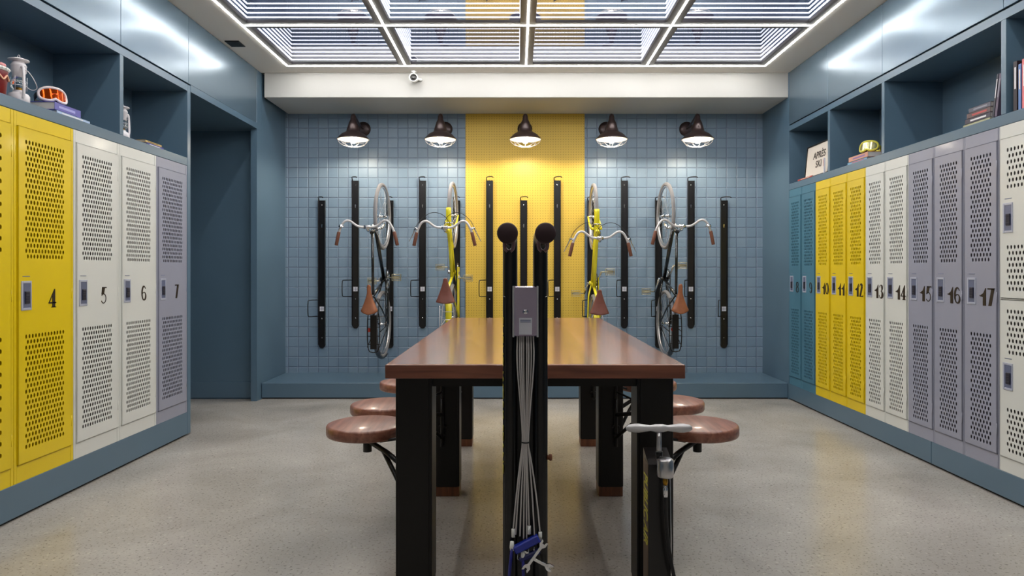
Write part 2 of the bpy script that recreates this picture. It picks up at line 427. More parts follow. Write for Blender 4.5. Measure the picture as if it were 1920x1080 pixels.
for j in range(len(GY)-1):
    for i in range(4):
        x0, x1 = GX[i]+IN, GX[i+1]-IN; y1, y0 = GY[j]-.062, GY[j+1]+.062
        if j >= 2 and not (j < 5): continue
        cx, cy = (x0+x1)/2, (y0+y1)/2
        p = thing('ceiling_light_panel', 'square mirrored light panel with modelled strip reflections, %s of the %s' % (where_c[i], where_r[j]), 'ceiling light', (cx, cy, ZC), 0, 'mirrored ceiling light panels')
        hx, hy = (x1-x0)/2, (y1-y0)/2; H = NL*DZ+.06
        mb = MB(); t = .012
        sx_, sy_ = hx+.034, hy+.034
        mb.box(-sx_-t, -sx_, -sy_, sy_, MD+.001, H); mb.box(sx_, sx_+t, -sy_, sy_, MD+.001, H)
        mb.box(-sx_, sx_, -sy_-t, -sy_, MD+.001, H); mb.box(-sx_, sx_, sy_, sy_+t, MD+.001, H); mb.box(-sx_, sx_, -sy_, sy_, H, H+t)
        mb.build('housing', SHAFT, p)
        MB().add([(-hx, -hy, .012), (hx, -hy, .012), (hx, hy, .012), (-hx, hy, .012)], [(0, 3, 2, 1)]).build('mirror_pane', PANE, p)
        for n in range(NL if j < 2 else 2):  # upper loops are the strip's mirror reflections built as geometry, fading with depth
            z = .040+n*DZ; e = .0046; q = -.006; me = MB()
            me.box(-hx+q, hx-q, hy-q-2*e, hy-q, z, z+2*e); me.box(-hx+q, hx-q, -hy+q, -hy+q+2*e, z, z+2*e)
            k = len(me.f)
            me.box(-hx+q, -hx+q+2*e, -hy+q+2*e, hy-q-2*e, z, z+2*e); me.box(hx-q-2*e, hx-q, -hy+q+2*e, hy-q-2*e, z, z+2*e)
            o = me.build('led_and_reflection_ring', [ringX[n], ringY[n]], p)
            for fi in range(k, len(me.f)): o.data.polygons[fi].material_index = 1

# small black ceiling outlet, white security camera on the bulkhead
t = thing('ceiling_vent', 'small black rectangular outlet set in the ceiling margin above the left cabinets', 'vent', (-2.47, 6.02, ZC))
mb = MB(); mb.bbox(-.062, .062, -.075, .075, -.008, .0, .002); mb.build('frame', BLACKS, t)
mb = MB()
for k in range(5): mb.box(-.05, .05, -.06+k*.026, -.05+k*.026, -.012, -.008)
mb.build('slat', BLACK, t)
t = thing('security_camera', 'small white round sensor camera mounted high on the white bulkhead', 'camera', (-1.027, 6.84, 3.20))
MB().tube([(0, .0, .07), (0, .0, .075-.001)], .03, 16).lathe([(.0, .074), (.028, .074), (.028, .062), (.012, .058), (.012, .03), (0, .03)], seg=16).build('mount', WHITEP, t)
MB().lathe([(0, .05), (.03, .045), (.042, .01), (.044, -.04), (.036, -.045), (.034, -.03), (0, -.03)], seg=24, axis='Y').build('housing', WHITEP, t)
MB().lathe([(0, -.034), (.034, -.034), (.034, -.03)], seg=24, axis='Y').build('lens', DARKGLASS, t)
MB().tube([(.02, .02, .0), (.06, .05, .0), (.06, .068, .0)], .014, 10).build('bracket', WHITEP, t)

# ---------------------------------------------------------------- built-in shelving and overhead cabinets
def shelving(side, xf, xb, y0, y1, zb, divs, label, endpanel=None):
    t = thing('shelving_unit', label, 'shelving', (0, 0, 0))
    o = MB().bbox(xf, xb, y0, y1, zb[0], zb[1], .003).build('shelf_board', BLUE, t)
    MB().box(xf, xb, y0, y1, 2.685, 2.735).build('top_board', BLUE, t)
    for d in divs: MB().bbox(xf, xb, d-.02, d+.02, zb[1], 2.685, .002).build('divider', BLUE, t)
    s = 1 if xb > xf else -1
    MB().box(xb-s*.012, xb, y0, y1, zb[1], 2.685).build('back_panel', BLUE, t)
    if endpanel: MB().bbox(xf, xb, endpanel[0], endpanel[1], 0.012, 2.735, .002).build('end_panel', BLUE, t)
    return t
shelving('l', XL, -3.015, YN, 5.36, (2.102, 2.165), [4.47, 2.9], 'left blue-grey open shelf niches above lockers 4 to 7 holding two white lanterns', (5.362, 5.412))
shelving('r', XR, 3.165, YN, 6.883, (2.092, 2.155), [6.01, 5.12, 3.85, 2.4], 'right blue-grey open shelf niches above lockers 8 to 17 holding a framed poster')
def cabinet(xf, xb, y0, y1, label):
    t = thing('overhead_cabinet', label, 'cabinet', (xf, y0, 2.748)); s = 1 if xb > xf else -1; g = .002
    MB().box(s*.02, xb-xf, 0, y1-y0, 0, .525).build('body', BLACKS, t)
    MB().bbox(0, s*.018, g, y1-y0-g, 0, .525, .0015).build('door', BLUE_P, t)
for y0, y1, l in ((2.0, 3.2, 'nearest the camera on the left wall, mostly outside the picture'), (3.2, 4.46, 'above the large left niche with the goggles'), (4.46, 5.38, 'above the niche with the second lantern'), (5.38, 6.78, 'over the dark passage opening')):
    if y0 < 3: continue
    cabinet(XL, -3.015 if y1 < 5.4 else -2.75, y0, y1, 'flush blue-grey overhead cabinet panel '+l)
for y0, y1, l in ((6.03, 6.883, 'above the poster niche'), (5.13, 6.03, 'above the right niche with yellow goggles'), (3.85, 5.13, 'above the wide right niche with leaning books'), (2.4, 3.85, 'at the top right edge, above locker bank with two-tier doors')):
    cabinet(XR, 3.165, y0, y1, 'flush blue-grey overhead cabinet panel '+l)
struct('trim_7', MB().bbox(XL-.3, XL, 6.782, YP-.002, 2.70, ZC-.001, .002), BLUE)   # column over the passage jamb

# ---------------------------------------------------------------- lockers
def ell(cx, cz, rx, rz, a0, a1, n=18): return [(cx+rx*math.cos(math.radians(a0+(a1-a0)*i/n)), cz+rz*math.sin(math.radians(a0+(a1-a0)*i/n))) for i in range(n+1)]
def digit(mb, ch, x, h, y0, y1):
    """high contrast fat-stem figures; cell is .62h wide"""
    th, TH = .07, .24
    def R(pts, w): mb.ribbon([(x+a*h, b*h) for a, b in pts], [q*h for q in w] if isinstance(w, list) else w*h, y0, y1)
    def Pg(pts): mb.prism([(x+a*h, b*h) for a, b in pts], y0, y1)
    prof = lambda n, lo, hi, ph: [lo+(hi-lo)*max(0, math.sin(ph+PI*i/n)) for i in range(n+1)]
    if ch == '1':
        Pg([(.28, 0), (.54, 0), (.54, 1), (.50, 1), (.28, .66)]); Pg([(.30, .70), (.30, .48), (.16, .50), (.10, .60), (.14, .62)])
        R(ell(.08, .60, .07, .06, 200, 320, 6), .05)
    elif ch == '0':
        R(ell(.31, .5, .25, .46, 90, 270), prof(18, .05, .12, 0)); R(ell(.31, .5, .22, .46, 90, -90), prof(18, .05, TH, 0))
    elif ch == '2':
        R(ell(.28, .72, .2, .25, 170, 20, 12), [.05]*4+[.08, .1, .13, .16, .2, .22, .24, .24, .24])
        Pg([(.34, .80), (.58, .80), (.30, .10), (.04, .0)]); Pg([(.04, 0), (.60, 0), (.62, .14), (.5, .07), (.06, .08)])
    elif ch == '3':
        R(ell(.26, .75, .18, .22, 170, -80, 16), [.05]*6+[.08, .12, .16, .2, .22, .22, .18, .14, .1, .07, .05])
        R(ell(.26, .27, .22, .25, 85, -170, 16), [.05, .08, .12, .16, .2, .24, .24, .24, .2, .16, .12, .08, .06, .05, .05, .05, .05])
    elif ch == '4':
        Pg([(.32, 0), (.54, 0), (.54, 1), (.50, 1), (.32, .62)]); R([(.50, .98), (.06, .26)], .06); Pg([(.02, .22), (.62, .22), (.62, .29), (.02, .29)]); Pg([(.24, 0), (.62, 0), (.62, .04), (.24, .04)])
    elif ch == '5':
        Pg([(.10, .56), (.34, .56), (.44, 1), (.16, 1)]); Pg([(.16, .93), (.60, .93), (.60, 1), (.16, 1)])
        R(ell(.30, .31, .24, .28, 140, -150, 20), .055)
    elif ch == '6':
        R(ell(.33, .5, .24, .46, 40, 270), [.05, .05, .06, .07, .09, .11, .13, .14, .15, .15, .15, .14, .13, .12, .1, .09, .08, .07, .07])
        R(ell(.33, .30, .22, .26, -90, 200), [.07, .09, .12, .14, .15, .14, .12, .1, .08, .07, .06, .05, .05, .05, .05, .05, .05, .05, .05])
    elif ch == '9':
        R(ell(.29, .5, .24, .46, 220, 450), [.05, .05, .06, .07, .09, .11, .13, .14, .15, .15, .15, .14, .13, .12, .1, .09, .08, .07, .07])
        R(ell(.29, .70, .22, .26, 90, 380), [.07, .09, .12, .14, .15, .14, .12, .1, .08, .07, .06, .05, .05, .05, .05, .05, .05, .05, .05])
    elif ch == '7':
        Pg([(.04, .92), (.60, .92), (.62, 1), (.04, 1)]); Pg([(.36, .95), (.62, 1), (.36, 0), (.12, 0)])
    elif ch == '8':
        for c, rx, rz in ((.75, .2, .21), (.27, .25, .25)):
            R(ell(.31, c, rx, rz, 90, 270), prof(18, .05, .16, 0)); R(ell(.31, c, rx, rz, 90, -90), prof(18, .05, .12, 0))
def perf_sheet(mb, x0, x1, z0, z1, regions, y, cols, hw=.0076, hh=.0120):
    """sheet x0..x1, z0..z1 with staggered slots punched in the regions (z ranges)"""
    xa, xb = cols[0], cols[1]; n = cols[2]; p = (xb-xa)/(n-1); L, Rr = xa-p/2, xb+p/2
    def quad(a, b, c, d): mb.add([(a, y, c), (b, y, c), (b, y, d), (a, y, d)], [(0, 1, 2, 3)])
    quad(x0, L, z0, z1); quad(Rr, x1, z0, z1); zc = z0
    for (ra, rb) in sorted(regions):
        rows = max(2, round((rb-ra)/.0272)); q = (rb-ra)/(rows-1); A = ra-q/2
        quad(L, Rr, zc, A)
        for r in range(rows):
            c0, c1 = A+r*q, A+(r+1)*q; cz = (c0+c1)/2; odd = (rows-1-r) % 2; a = L+(p/2 if odd else 0)
            if odd: quad(L, L+p/2, c0, c1); quad(Rr-p/2, Rr, c0, c1)
            for k in range(n-1 if odd else n):
                u0, u1 = a+k*p, a+(k+1)*p; cx = (u0+u1)/2
                outer = [(u1, cz), (u1, c1), (cx, c1), (u0, c1), (u0, cz), (u0, c0), (cx, c0), (u1, c0)]
                inn = [(cx+hw*math.cos(t*PI/4), cz+hh*math.sin(t*PI/4)) for t in range(8)]
                vs = [(a_, y, b_) for a_, b_ in outer]+[(a_, y, b_) for a_, b_ in inn]+[(a_, y+.003, b_) for a_, b_ in inn]
                fs = [(t, (t+1) % 8, 8+(t+1) % 8, 8+t) for t in range(8)]+[(8+t, 8+(t+1) % 8, 16+(t+1) % 8, 16+t) for t in range(8)]
                mb.add(vs, fs)
        zc = A+rows*q
    quad(L, Rr, zc, z1)
def add_lock(door, x, z0, z1, y):
    lp = MB(); w_ = .075; b = .012; 
    lp.bbox(x, x+b, y-.004, y+.006, z0, z1, .001); lp.bbox(x+w_-b*.6, x+w_, y-.004, y+.006, z0, z1, .001)
    lp.bbox(x+b, x+w_-b*.6, y-.004, y+.006, z1-b, z1, .001); lp.bbox(x+b, x+w_-b*.6, y-.004, y+.006, z0, z0+b, .001)
    o = lp.build('lock_plate', PLATE, door)
    MB().box(x+b, x+w_-b*.6, y-.0012, y+.004, z0+b, z1-b).build('recess', LOCKIN, o)
    kb = MB(); zc = (z0+z1)/2
    kb.bbox(x+.026, x+.058, y-.008, y-.001, zc-.042, zc+.022, .002)
    for r in range(4):
        for c in range(3): kb.bbox(x+.029+c*.0095, x+.0355+c*.0095, y-.0095, y-.0075, zc-.036+r*.014, zc-.027+r*.014, .0008)
    kb.build('keypad', KEY, o)
    MB().box(x+.012, x+.065, y-.0012, y+.001, z1+.022, z1+.026).build('label_slot', LOCKIN, door)
def locker(side, ydist, z0, z1, w_, m, doors, cols, label, number, group, nx=None):
    loc = (XL, ydist, z0) if side == 'L' else (XR, ydist, z0)
    t = thing('locker', label, 'locker', loc, PI/2 if side == 'L' else -PI/2, group)
    H = z1-z0; g = .0008; D = .43; f = .0016
    dx0, dx1 = .022, w_-.026
    if w_ < .4: dx0, dx1 = .013, w_-.014
    mb = MB()
    mb.box(g, f, .01, D, 0, H); mb.box(w_-f, w_-g, .01, D, 0, H); mb.box(g, w_-g, .01, D, H-f, H-.0004); mb.box(g, w_-g, .01, D, 0.0004, f); mb.box(g, w_-g, D-f, D, 0, H)
    fr = MB()
    fr.bbox(g, dx0-.002, 0, .02, 0, H, .001); fr.bbox(dx1+.005, w_-g, 0, .02, 0, H, .001)
    zs = sorted([(a-z0, b-z0) for a, b, r, l in doors])
    edges = [0]+[v for a, b in zs for v in (a-.002, b+.002)]+[H]
    for k in range(0, len(edges), 2): fr.bbox(dx0-.002, dx1+.002, 0, .02, edges[k], edges[k+1], .0008)
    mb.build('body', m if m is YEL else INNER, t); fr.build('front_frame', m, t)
    for a, b, regs, lk in doors:
        a -= z0; b -= z0; d = MB(); y = -.007
        d.box(dx0, dx0+.002, y, .012, a, b); d.box(dx1-.002, dx1, y, .012, a, b); d.box(dx0, dx1, y, .012, a, a+.002); d.box(dx0, dx1, y, .012, b-.002, b)
        perf_sheet(d, dx0, dx1, a, b, [(r0-z0, r1-z0) for r0, r1 in regs], y, cols)
        do = d.build('door', m, t)
        add_lock(do, .04, lk[0]-z0, lk[1]-z0, y)
        for k in range(3):
            zz = a+(b-a)*(.08+.42*k); MB().tube([(dx1+.001, y+.001, zz-.03), (dx1+.001, y+.001, zz+.03)], .0028, 6).build('hinge', m, do)
        if number:
            nb = MB(); h = .102; cw = .56*h if len(number) == 1 else .62*h
            tot = cw*len(number)
            for k, ch in enumerate(number): digit(nb, ch, nx-tot/2+k*cw, h, y-.0022, y-.0003)
            nb.v = [(v[0], v[1], v[2]+1.078-z0) for v in nb.v]
            nb.build('number', NUM, do)
    return t
LD = [(.277, 2.026, [(.36, .935), (1.355, 1.952)], (1.073, 1.226))]
RD = [(.243, 2.016, [(.29, .905), (1.345, 1.948)], (1.082, 1.238))]
for y0, m, num, col in ((3.055, YEL, '3', 'yellow'), (3.512, YEL, '4', 'yellow'), (3.983, WHI, '5', 'white'), (4.441, WHI, '6', 'white'), (4.898, GRY, '7', 'lavender grey')):
    wd = {'3': .456, '4': .470, '5': .457, '6': .456, '7': .456}[num]
    lab = '%s perforated metal locker numbered %s, %s' % (col, num, {'4': 'the only yellow one showing its number on the left', '5': 'directly beside the yellow locker 4', '6': 'between the white locker 5 and the grey locker', '7': 'last before the dark passage', '3': ''}[num]) if num != '3' else 'yellow locker cut off by the left edge of the picture, beside locker 4'
    locker('L', y0, .185, 2.10, wd, m, LD, (.079, wd-.098, 13), lab, num, 'lockers on the left wall', .275)
yy = [6.88, 6.577, 6.27, 5.972, 5.673, 5.373, 5.082, 4.784, 4.487, 4.186, 3.881]
cols_ = [TEAL, TEAL, YEL, YEL, YEL, WHI, WHI, GRY, GRY, GRY]
names_ = ['teal']*2+['yellow']*3+['white']*2+['lavender grey']*3
RW = ['in the corner by the ledge', 'touching the first yellow one on the right', 'first yellow one after the teal pair', 'middle of the yellow three',
      'yellow one touching the white pair', 'white one touching the yellow group', 'white one touching the grey group', 'grey one touching the white pair',
      'middle of the grey three', 'grey one touching the two-tier white locker']
for i in range(10):
    wd = yy[i]-yy[i+1]-.0006; n = str(8+i)
    locker('R', yy[i], .16, 2.09, wd, cols_[i], RD, (.074, wd-.066, 7), 'narrow %s perforated locker numbered %s, %s' % (names_[i], n, RW[i]), n, 'lockers on the right wall', .213 if len(n) > 1 else .214)
RD2 = [(.243, 1.118, [(.29, .51), (.83, 1.055)], (.62, .77)), (1.128, 2.016, [(1.18, 1.41), (1.745, 1.948)], (1.49, 1.655))]
locker('R', 3.881, .16, 2.09, .30, WHI, RD2, (.074, .234, 7), 'white two-tier locker with stacked doors at the right edge of the picture', None, 'lockers on the right wall')

# ---------------------------------------------------------------- bike rails on the back wall
def rail(px, ztop, label):
    x = (px-970)/169.7 if not (870 < px < 1100) else (px-970)/169.9
    L = 1.635; yb = YB-.013 if XB0 < x < XB1 else YB-.001
    t = thing('bike_wall_rail', label, 'bike rack', (x, yb, ztop), 0, 'black vertical bike rails on the back wall')
    r = MB(); hw = .038
    tip = [(-hw, -L+.035), (-hw*.75, -L+.012), (-hw*.3, -L), (hw*.3, -L), (hw*.75, -L+.012), (hw, -L+.035)]
    r.prism([(-hw, 0)]+tip+[(hw, 0)], -.016, 0)
    r.bbox(-hw, -hw+.005, -.034, -.015, -L+.04, -.002, .001); r.bbox(hw-.005, hw, -.034, -.015, -L+.04, -.002, .001)
    r.build('rail', RAILM, t)
    h = smooth([(-.032, -.012, -.01), (-.036, -.02, .028), (-.034, -.06, .030), (.0, -.11, .030), (.036, -.12, .028), (.042, -.135, .018)], 2)
    MB().tube(h, .0055, 8).build('hook', RAILM, t)
    lp = smooth([(-.036, -.02, -1.10), (-.10, -.155, -1.10), (-.108, -.172, -1.11), (-.108, -.172, -1.265), (-.10, -.155, -1.28), (-.036, -.02, -1.28)], 1)
    MB().tube(lp, .005, 8).build('locking_loop', RAILM, t)
    s_ = MB().box(-.024, .024, -.0175, -.016, -1.225, -1.175).build('sticker', STICK, t)
    MB().box(-.02, .02, -.0182, -.0174, -1.202, -1.198).box(-.002, .002, -.0182, -.0174, -1.22, -1.18).build('sticker_print', LOCKIN, s_)
    for z in (-.05, -1.31, -1.52): MB().lathe([(0, -.019), (.006, -.019), (.007, -.016)], (0, 0, z), 10, 'Y').build('screw', CHROME, t)
    MB().prism([(-.004, -.30), (.004, -.30), (.004, -.28), (.007, -.275), (.004, -.262), (-.004, -.262), (-.007, -.275)], -.018, -.016).build('keyhole', CHROME, t)
    return t
HI, LO = 2.287, 2.068
rails = [(603, LO, 'leftmost, lower black rail on the blue tiles left of the bikes'),
 (666, HI, 'raised black rail just left of the leftmost bike'),
 (731, LO, 'lower black rail the leftmost black bike hangs on'),
 (792, HI, 'raised black rail between the left black bike and the left yellow bike'),
 (856, LO, 'lower black rail the left yellow bike hangs on'),
 (918, HI, 'raised black rail on the left part of the yellow pegboard'),
 (982, LO, 'lower black rail at the middle of the yellow pegboard'),
 (1045, HI, 'raised black rail on the right part of the yellow pegboard'),
 (1108, LO, 'lower black rail the right yellow bike hangs on'),
 (1171, HI, 'raised black rail between the right yellow bike and the right black bike'),
 (1235, LO, 'lower black rail the rightmost black bike hangs on'),
 (1296, HI, 'raised black rail just right of the rightmost bike'),
 (1358, LO, 'rightmost, lower black rail on the blue tiles right of the bikes')]
for px, zt, l in rails: rail(px, zt, l)

# ---------------------------------------------------------------- wall lamps
def wall_lamp(x, label):
    pl = (x, YB-(.012 if XB0 < x < XB1 else 0), 2.86)
    t = thing('wall_lamp', label, 'lamp', pl, 0, 'barn lamps along the back wall'); yo = -(pl[1]-7.16); zo = 2.66-2.86
    MB().lathe([(0, -.03), (.05, -.03), (.078, -.02), (.082, 0)], seg=28, axis='Y').build('wall_plate', LAMPM, t)
    MB().tube(smooth([(0, -.02, 0), (0, -.14, .005), (0, -.30, .03), (0, yo+.03, .065), (0, yo, .045), (0, yo, .01)], 2), .012, 12).build('arm', LAMPM, t)
    sh = MB().lathe([(0, .255), (.02, .255), (.026, .235), (.03, .20), (.045, .17), (.062, .11), (.072, .075), (.08, .07), (.12, .048), (.155, .012), (.166, 0), (.168, -.006), (.163, -.006)], (0, yo, zo), 36).build('shade', LAMPM, t)
    MB().lathe([(.163, -.005), (.15, .010), (.117, .044), (.07, .062), (.03, .064), (0, .064)], (0, yo, zo), 36).build('reflector', LAMPIN, sh)
    MB().lathe([(0, -.048), (.02, -.044), (.034, -.028), (.04, -.005), (.034, .02), (.02, .045), (.018, .062)], (0, yo, zo), 20).build('bulb', BULBM, t)
    g = MB()
    for k in range(4):
        a = k*PI/4; P = []
        for i in range(17):
            th = PI*i/16; P.append((.158*math.cos(th)*math.cos(a), yo+.158*math.cos(th)*math.sin(a), zo-.006-.078*math.sin(th)))
        g.tube(P, .0022, 5)
    for r, z in ((.158, -.006), (.118, -.058)): g.tube([(r*math.cos(2*PI*i/28), yo+r*math.sin(2*PI*i/28), zo+z) for i in range(28)], .0026, 5, closed=True)
    g.build('wire_guard', SILVER, t)
    L = bpy.data.lights.new('lamp_light', 'SPOT'); L.energy = LAMP_W; L.color = WARM; L.shadow_soft_size = .045; L.spot_size = math.radians(172); L.spot_blend = .35
    lo = bpy.data.objects.new('lamp_light', L); COL.objects.link(lo); lo.parent = t; lo.location = (0, yo, zo-.050)
LAMP_W = 36.
for x, l in ((-1.708, 'bronze barn lamp farthest left on the blue tiles'), (-.80, 'bronze barn lamp on the tiles just left of the yellow pegboard'), (.083, 'bronze barn lamp on the yellow pegboard'), (.982, 'bronze barn lamp on the tiles just right of the yellow pegboard'), (1.876, 'bronze barn lamp farthest right on the blue tiles')):
    wall_lamp(x, l)

# ---------------------------------------------------------------- bicycles, hung nose up; local X = right, -Y = up of the bike, Z = forward
def bike(x, style, zr, label, rz=0., wb=1.13, fz=0., hz=0., bs=.91):
    t = thing('bicycle', label, 'bicycle', (x, YB-.05, zr), rz, 'bicycles hanging on the wall')
    yel = style == 'yellow'; FR = BYEL if yel else BBLK
    V = lambda s_, f, u: (s_, -u, f)       # side, forward, up
    R = .352; rt = .019; A0 = (0, R); A1 = (wb, R)
    def wheel(name, f):
        w_ = bpy.data.objects.new(name, None); COL.objects.link(w_); w_.parent = t
        ring = lambda rr, n=48: [V(0, f+rr*math.cos(2*PI*i/n), R+rr*math.sin(2*PI*i/n)) for i in range(n)]
        MB().tube(ring(R-rt), rt, 10, closed=True).build('tyre', TYRE, w_)
        MB().tube(ring(R-2*rt-.006), .011, 8, closed=True).build('rim', ALU, w_)
        sp = MB(); n = 28
        for k in range(n):
            a = 2*PI*k/n; b = a+(.5 if k % 2 else -.5); sd = .028 if (k//2) % 2 else -.028
            sp.tube([V(sd, f+.022*math.cos(b), R+.022*math.sin(b)), V(0, f+(R-.05)*math.cos(a), R+(R-.05)*math.sin(a))], .0011, 4, cap=False)
        sp.build('spokes', ALU, w_)
        MB().lathe([(0, -.045), (.012, -.045), (.012, -.03), (.026, -.03), (.026, -.025), (.014, -.022), (.014, .022), (.026, .025), (.026, .03), (.012, .03), (.012, .045), (0, .045)], V(0, f, R), 14, 'X').build('hub', CHROME, w_)
        return w_
    wheel('rear_wheel', 0); wheel('front_wheel', wb)
    bb = (.47, .29); hb = (wb-.155, .66+fz); ht = (wb-.195, .83+fz); st = (.30, .80)
    fr = MB(); T = lambda a, b, r1, r2=None, s0=0, s1=0: fr.tube([V(s0, *a), V(s1, *b)], [r1, r2 or r1], 12)
    T(bb, st, .015); T(hb, (ht[0], ht[1]), .02); T(bb, hb, .019 if not yel else .022)
    if yel: fr.tube([V(0, *p) for p in [(hb[0]-.01, hb[1]+.09), (.85, .66), (.66, .55), (.43, .46)]], .017, 12)
    else: T((st[0]+.008, st[1]-.03), (ht[0]+.005, ht[1]-.03), .014)
    for s_ in (-1, 1):
        fr.tube([V(.012*s_, bb[0]-.01, bb[1]), V(.045*s_, bb[0]-.14, .31), V(.06*s_, 0, R)], .009, 8)
        fr.tube([V(.012*s_, st[0]-.005, st[1]-.04), V(.05*s_, .17, .60), V(.06*s_, 0, R)], .0075, 8)
    fr.lathe([(0, -.036), (.021, -.036), (.021, .036), (0, .036)], V(0, *bb), 16, 'X'); fr.build('frame', FR, t)
    fk = MB(); 
    fk.tube([V(-.05, hb[0]+.012, hb[1]-.02), V(.05, hb[0]+.012, hb[1]-.02)], .014, 10)
    for s_ in (-1, 1): fk.tube([V(.05*s_, hb[0]+.012, hb[1]-.02), V(.055*s_, hb[0]+.07, .50), V(.055*s_, wb-.02, R+.03), V(.055*s_, wb, R)], [.012, .011, .008, .008], 8)
    fk.build('fork', BYEL if yel else CHROME, t)
    # fenders
    def fender(f, a0, a1, m, nm, rr=R+.012, hw_=.026):
        mb = MB(); n = 20; vs = []; k = 6
        for i in range(n+1):
            a = math.radians(a0+(a1-a0)*i/n)
            for j in range(k+1):
                q = -1+2*j/k; r_ = rr-.014*q*q; vs.append(V(hw_*q, f+r_*math.cos(a), R+r_*math.sin(a)))
        fs = [(i*(k+1)+j, i*(k+1)+j+1, (i+1)*(k+1)+j+1, (i+1)*(k+1)+j) for i in range(n) for j in range(k)]
        mb.add(vs, fs, True)
        o = mb.build(nm, m, t); md = o.modifiers.new('thickness', 'SOLIDIFY'); md.thickness = .002
        st_ = MB(); a = math.radians((a0*.35+a1*.65))
        for s_ in (-1, 1): st_.tube([V(s_*.05, f, R), V(s_*hw_, f+rr*math.cos(a), R+rr*math.sin(a))], .0022, 5)
        st_.build('fender_stay', ALU, o)
    if yel: fender(wb, 82, 165, BYEL, 'front_fender', hw_=.025); fender(0, 60, 195, BYEL, 'rear_fender', hw_=.03)
    else: fender(0, 40, 205, mat('dark_grey_fender', (84, 88, 96), .3, metal=.6), 'rear_fender')
    # cockpit
    hc = (ht[0]-.005+hz, ht[1]+.10+(.06 if yel else .08))
    MB().tube([V(0, ht[0]+.004, ht[1]-.01), V(0, hc[0]-.03, hc[1]-.03), V(0, hc[0], hc[1])], .0125, 12).lathe([(0, -.03), (.019, -.03), (.019, .03), (0, .03)], V(0, *hc), 14, 'X').build('stem', CHROME, t)
    pts = lambda s_: [(a_*bs, b_, c_) for a_, b_, c_ in _pts(s_)]
    _pts = lambda s_: [(.0, 0, 0), (.07*s_, .0, 0), (.115*s_, .015, .005), (.18*s_, .065, .02), (.235*s_, .055, .03), (.275*s_, -.01, .025), (.29*s_, -.05, .02)]
    path = [V(p[0], hc[0]+p[1], hc[1]+p[2]) for p in pts(-1)[::-1]]+[V(p[0], hc[0]+p[1], hc[1]+p[2]) for p in pts(1)[1:]]
    hbo = MB().tube(smooth(path, 2), .0112, 10).build('handlebar', SILVER, t)
    for s_ in (-1, 1):
        MB().tube([V(.29*s_*bs, hc[0]-.045, hc[1]+.02), V(.292*s_*bs, hc[0]-.052, hc[1]+.02), V(.322*s_*bs, hc[0]-.17, hc[1]+.01), V(.323*s_*bs, hc[0]-.175, hc[1]+.01)], [.014, .0165, .0165, .013], 12).build('grip', GRIP, hbo)
        if yel:
            b_ = MB().tube(smooth([V(.283*s_*bs, hc[0]-.02, hc[1]+.03), V(.31*s_*bs, hc[0]-.0, hc[1]+.0), V(.335*s_*bs, hc[0]-.05, hc[1]-.03), V(.375*s_*bs, hc[0]-.12, hc[1]-.03)], 1), [.013]+[.006]*6+[.004], 8) if False else MB().tube([V(.283*s_*bs, hc[0]-.02, hc[1]+.03), V(.312*s_*bs, hc[0]-.0, hc[1]+.0), V(.335*s_*bs, hc[0]-.05, hc[1]-.03), V(.38*s_*bs, hc[0]-.13, hc[1]-.03)], [.014, .009, .005, .0035], 8)
            b_.build('brake_lever', CHROME, hbo)
    if not yel: MB().lathe([(0, .03), (.02, .024), (.027, .008), (.027, 0), (0, 0)], V((-.262 if x < 0 else .262)*bs, hc[0]-.005, hc[1]+.035), 16).build('bell', CHROME, hbo)
    if yel:
        cb = MB(); 
        for s_ in (-1, 1): cb.tube(smooth([V(.312*s_*bs, hc[0], hc[1]), V(.27*s_*bs, hc[0]+.075, hc[1]-.04), V(.14*s_, hc[0]+.16, hc[1]-.06), V(.03*s_, hc[0]+.14, hc[1]-.1), V(-.03*s_, hc[0]+.06, hc[1]-.16), V(-.01*s_, hc[0]-.0, hc[1]-.2)], 3), .0028, 6)
        cb.build('brake_cable', BLACKS, t)
        bk = MB().tube(smooth([V(-.042, wb-.12, .60), V(-.045, wb-.1, .70), V(.045, wb-.1, .70), V(.042, wb-.12, .60)], 2), .006, 8); bk.build('front_brake', CHROME, t)
    # saddle
    MB().tube([V(0, st[0]+.01, st[1]-.05), V(0, st[0]-.03, st[1]+.10)], .0125, 12).build('seat_post', CHROME, t)
    sd = MB(); n = 22; vs = []; k = 12; su = .955; f0, f1 = (st[0]-.13, st[0]+.115) if yel else (st[0]-.165, st[0]+.125)
    for i in range(n+1):
        q = i/n; f = f1+(f0-f1)*q
        hw_ = (.019+.002*q+.082*max(0, (q-.24)/.76)**1.35)*(1 if q < .84 else 1-.8*((q-.84)/.16)**2.2)*(1 if q > .06 else (.35+.65*math.sqrt(q/.06)))
        if yel: hw_ = (.022+.080*max(0, (q-.10)/.90)**1.15)*(1 if q < .94 else 1-.6*((q-.94)/.06)**2)*(1 if q > .05 else (.5+.5*math.sqrt(q/.05)))
        up = su+.012*(q-.45)**2*4; drop = .028+.02*q
        for j in range(k+1):
            a = -1+2*j/k; vs.append(V(hw_*math.sin(a*PI/2), f, up-drop*(abs(a)**3.0)))
    sd.add(vs, [(i*(k+1)+j, (i+1)*(k+1)+j, (i+1)*(k+1)+j+1, i*(k+1)+j+1) for i in range(n) for j in range(k)], True)
    so = sd.build('saddle', LEATH2 if yel else LEATH, t); md = so.modifiers.new('thickness', 'SOLIDIFY'); md.thickness = .006
    rl = MB()
    for s_ in (-1, 1):
        rl.tube([V(.012*s_, f1-.03, su-.02), V(.022*s_, st[0]-.02, su-.055), V(.04*s_, f0+.03, su-.03)], .0035, 6)
        rl.tube(smooth([V(.02*s_, f0+.02, su-.03), V(.055*s_, f0+.02, su-.02)], 0), .004, 6)
    rl.build('saddle_rail', CHROME, so)
    # crankset
    cr = bpy.data.objects.new('crankset', None); COL.objects.link(cr); cr.parent = t
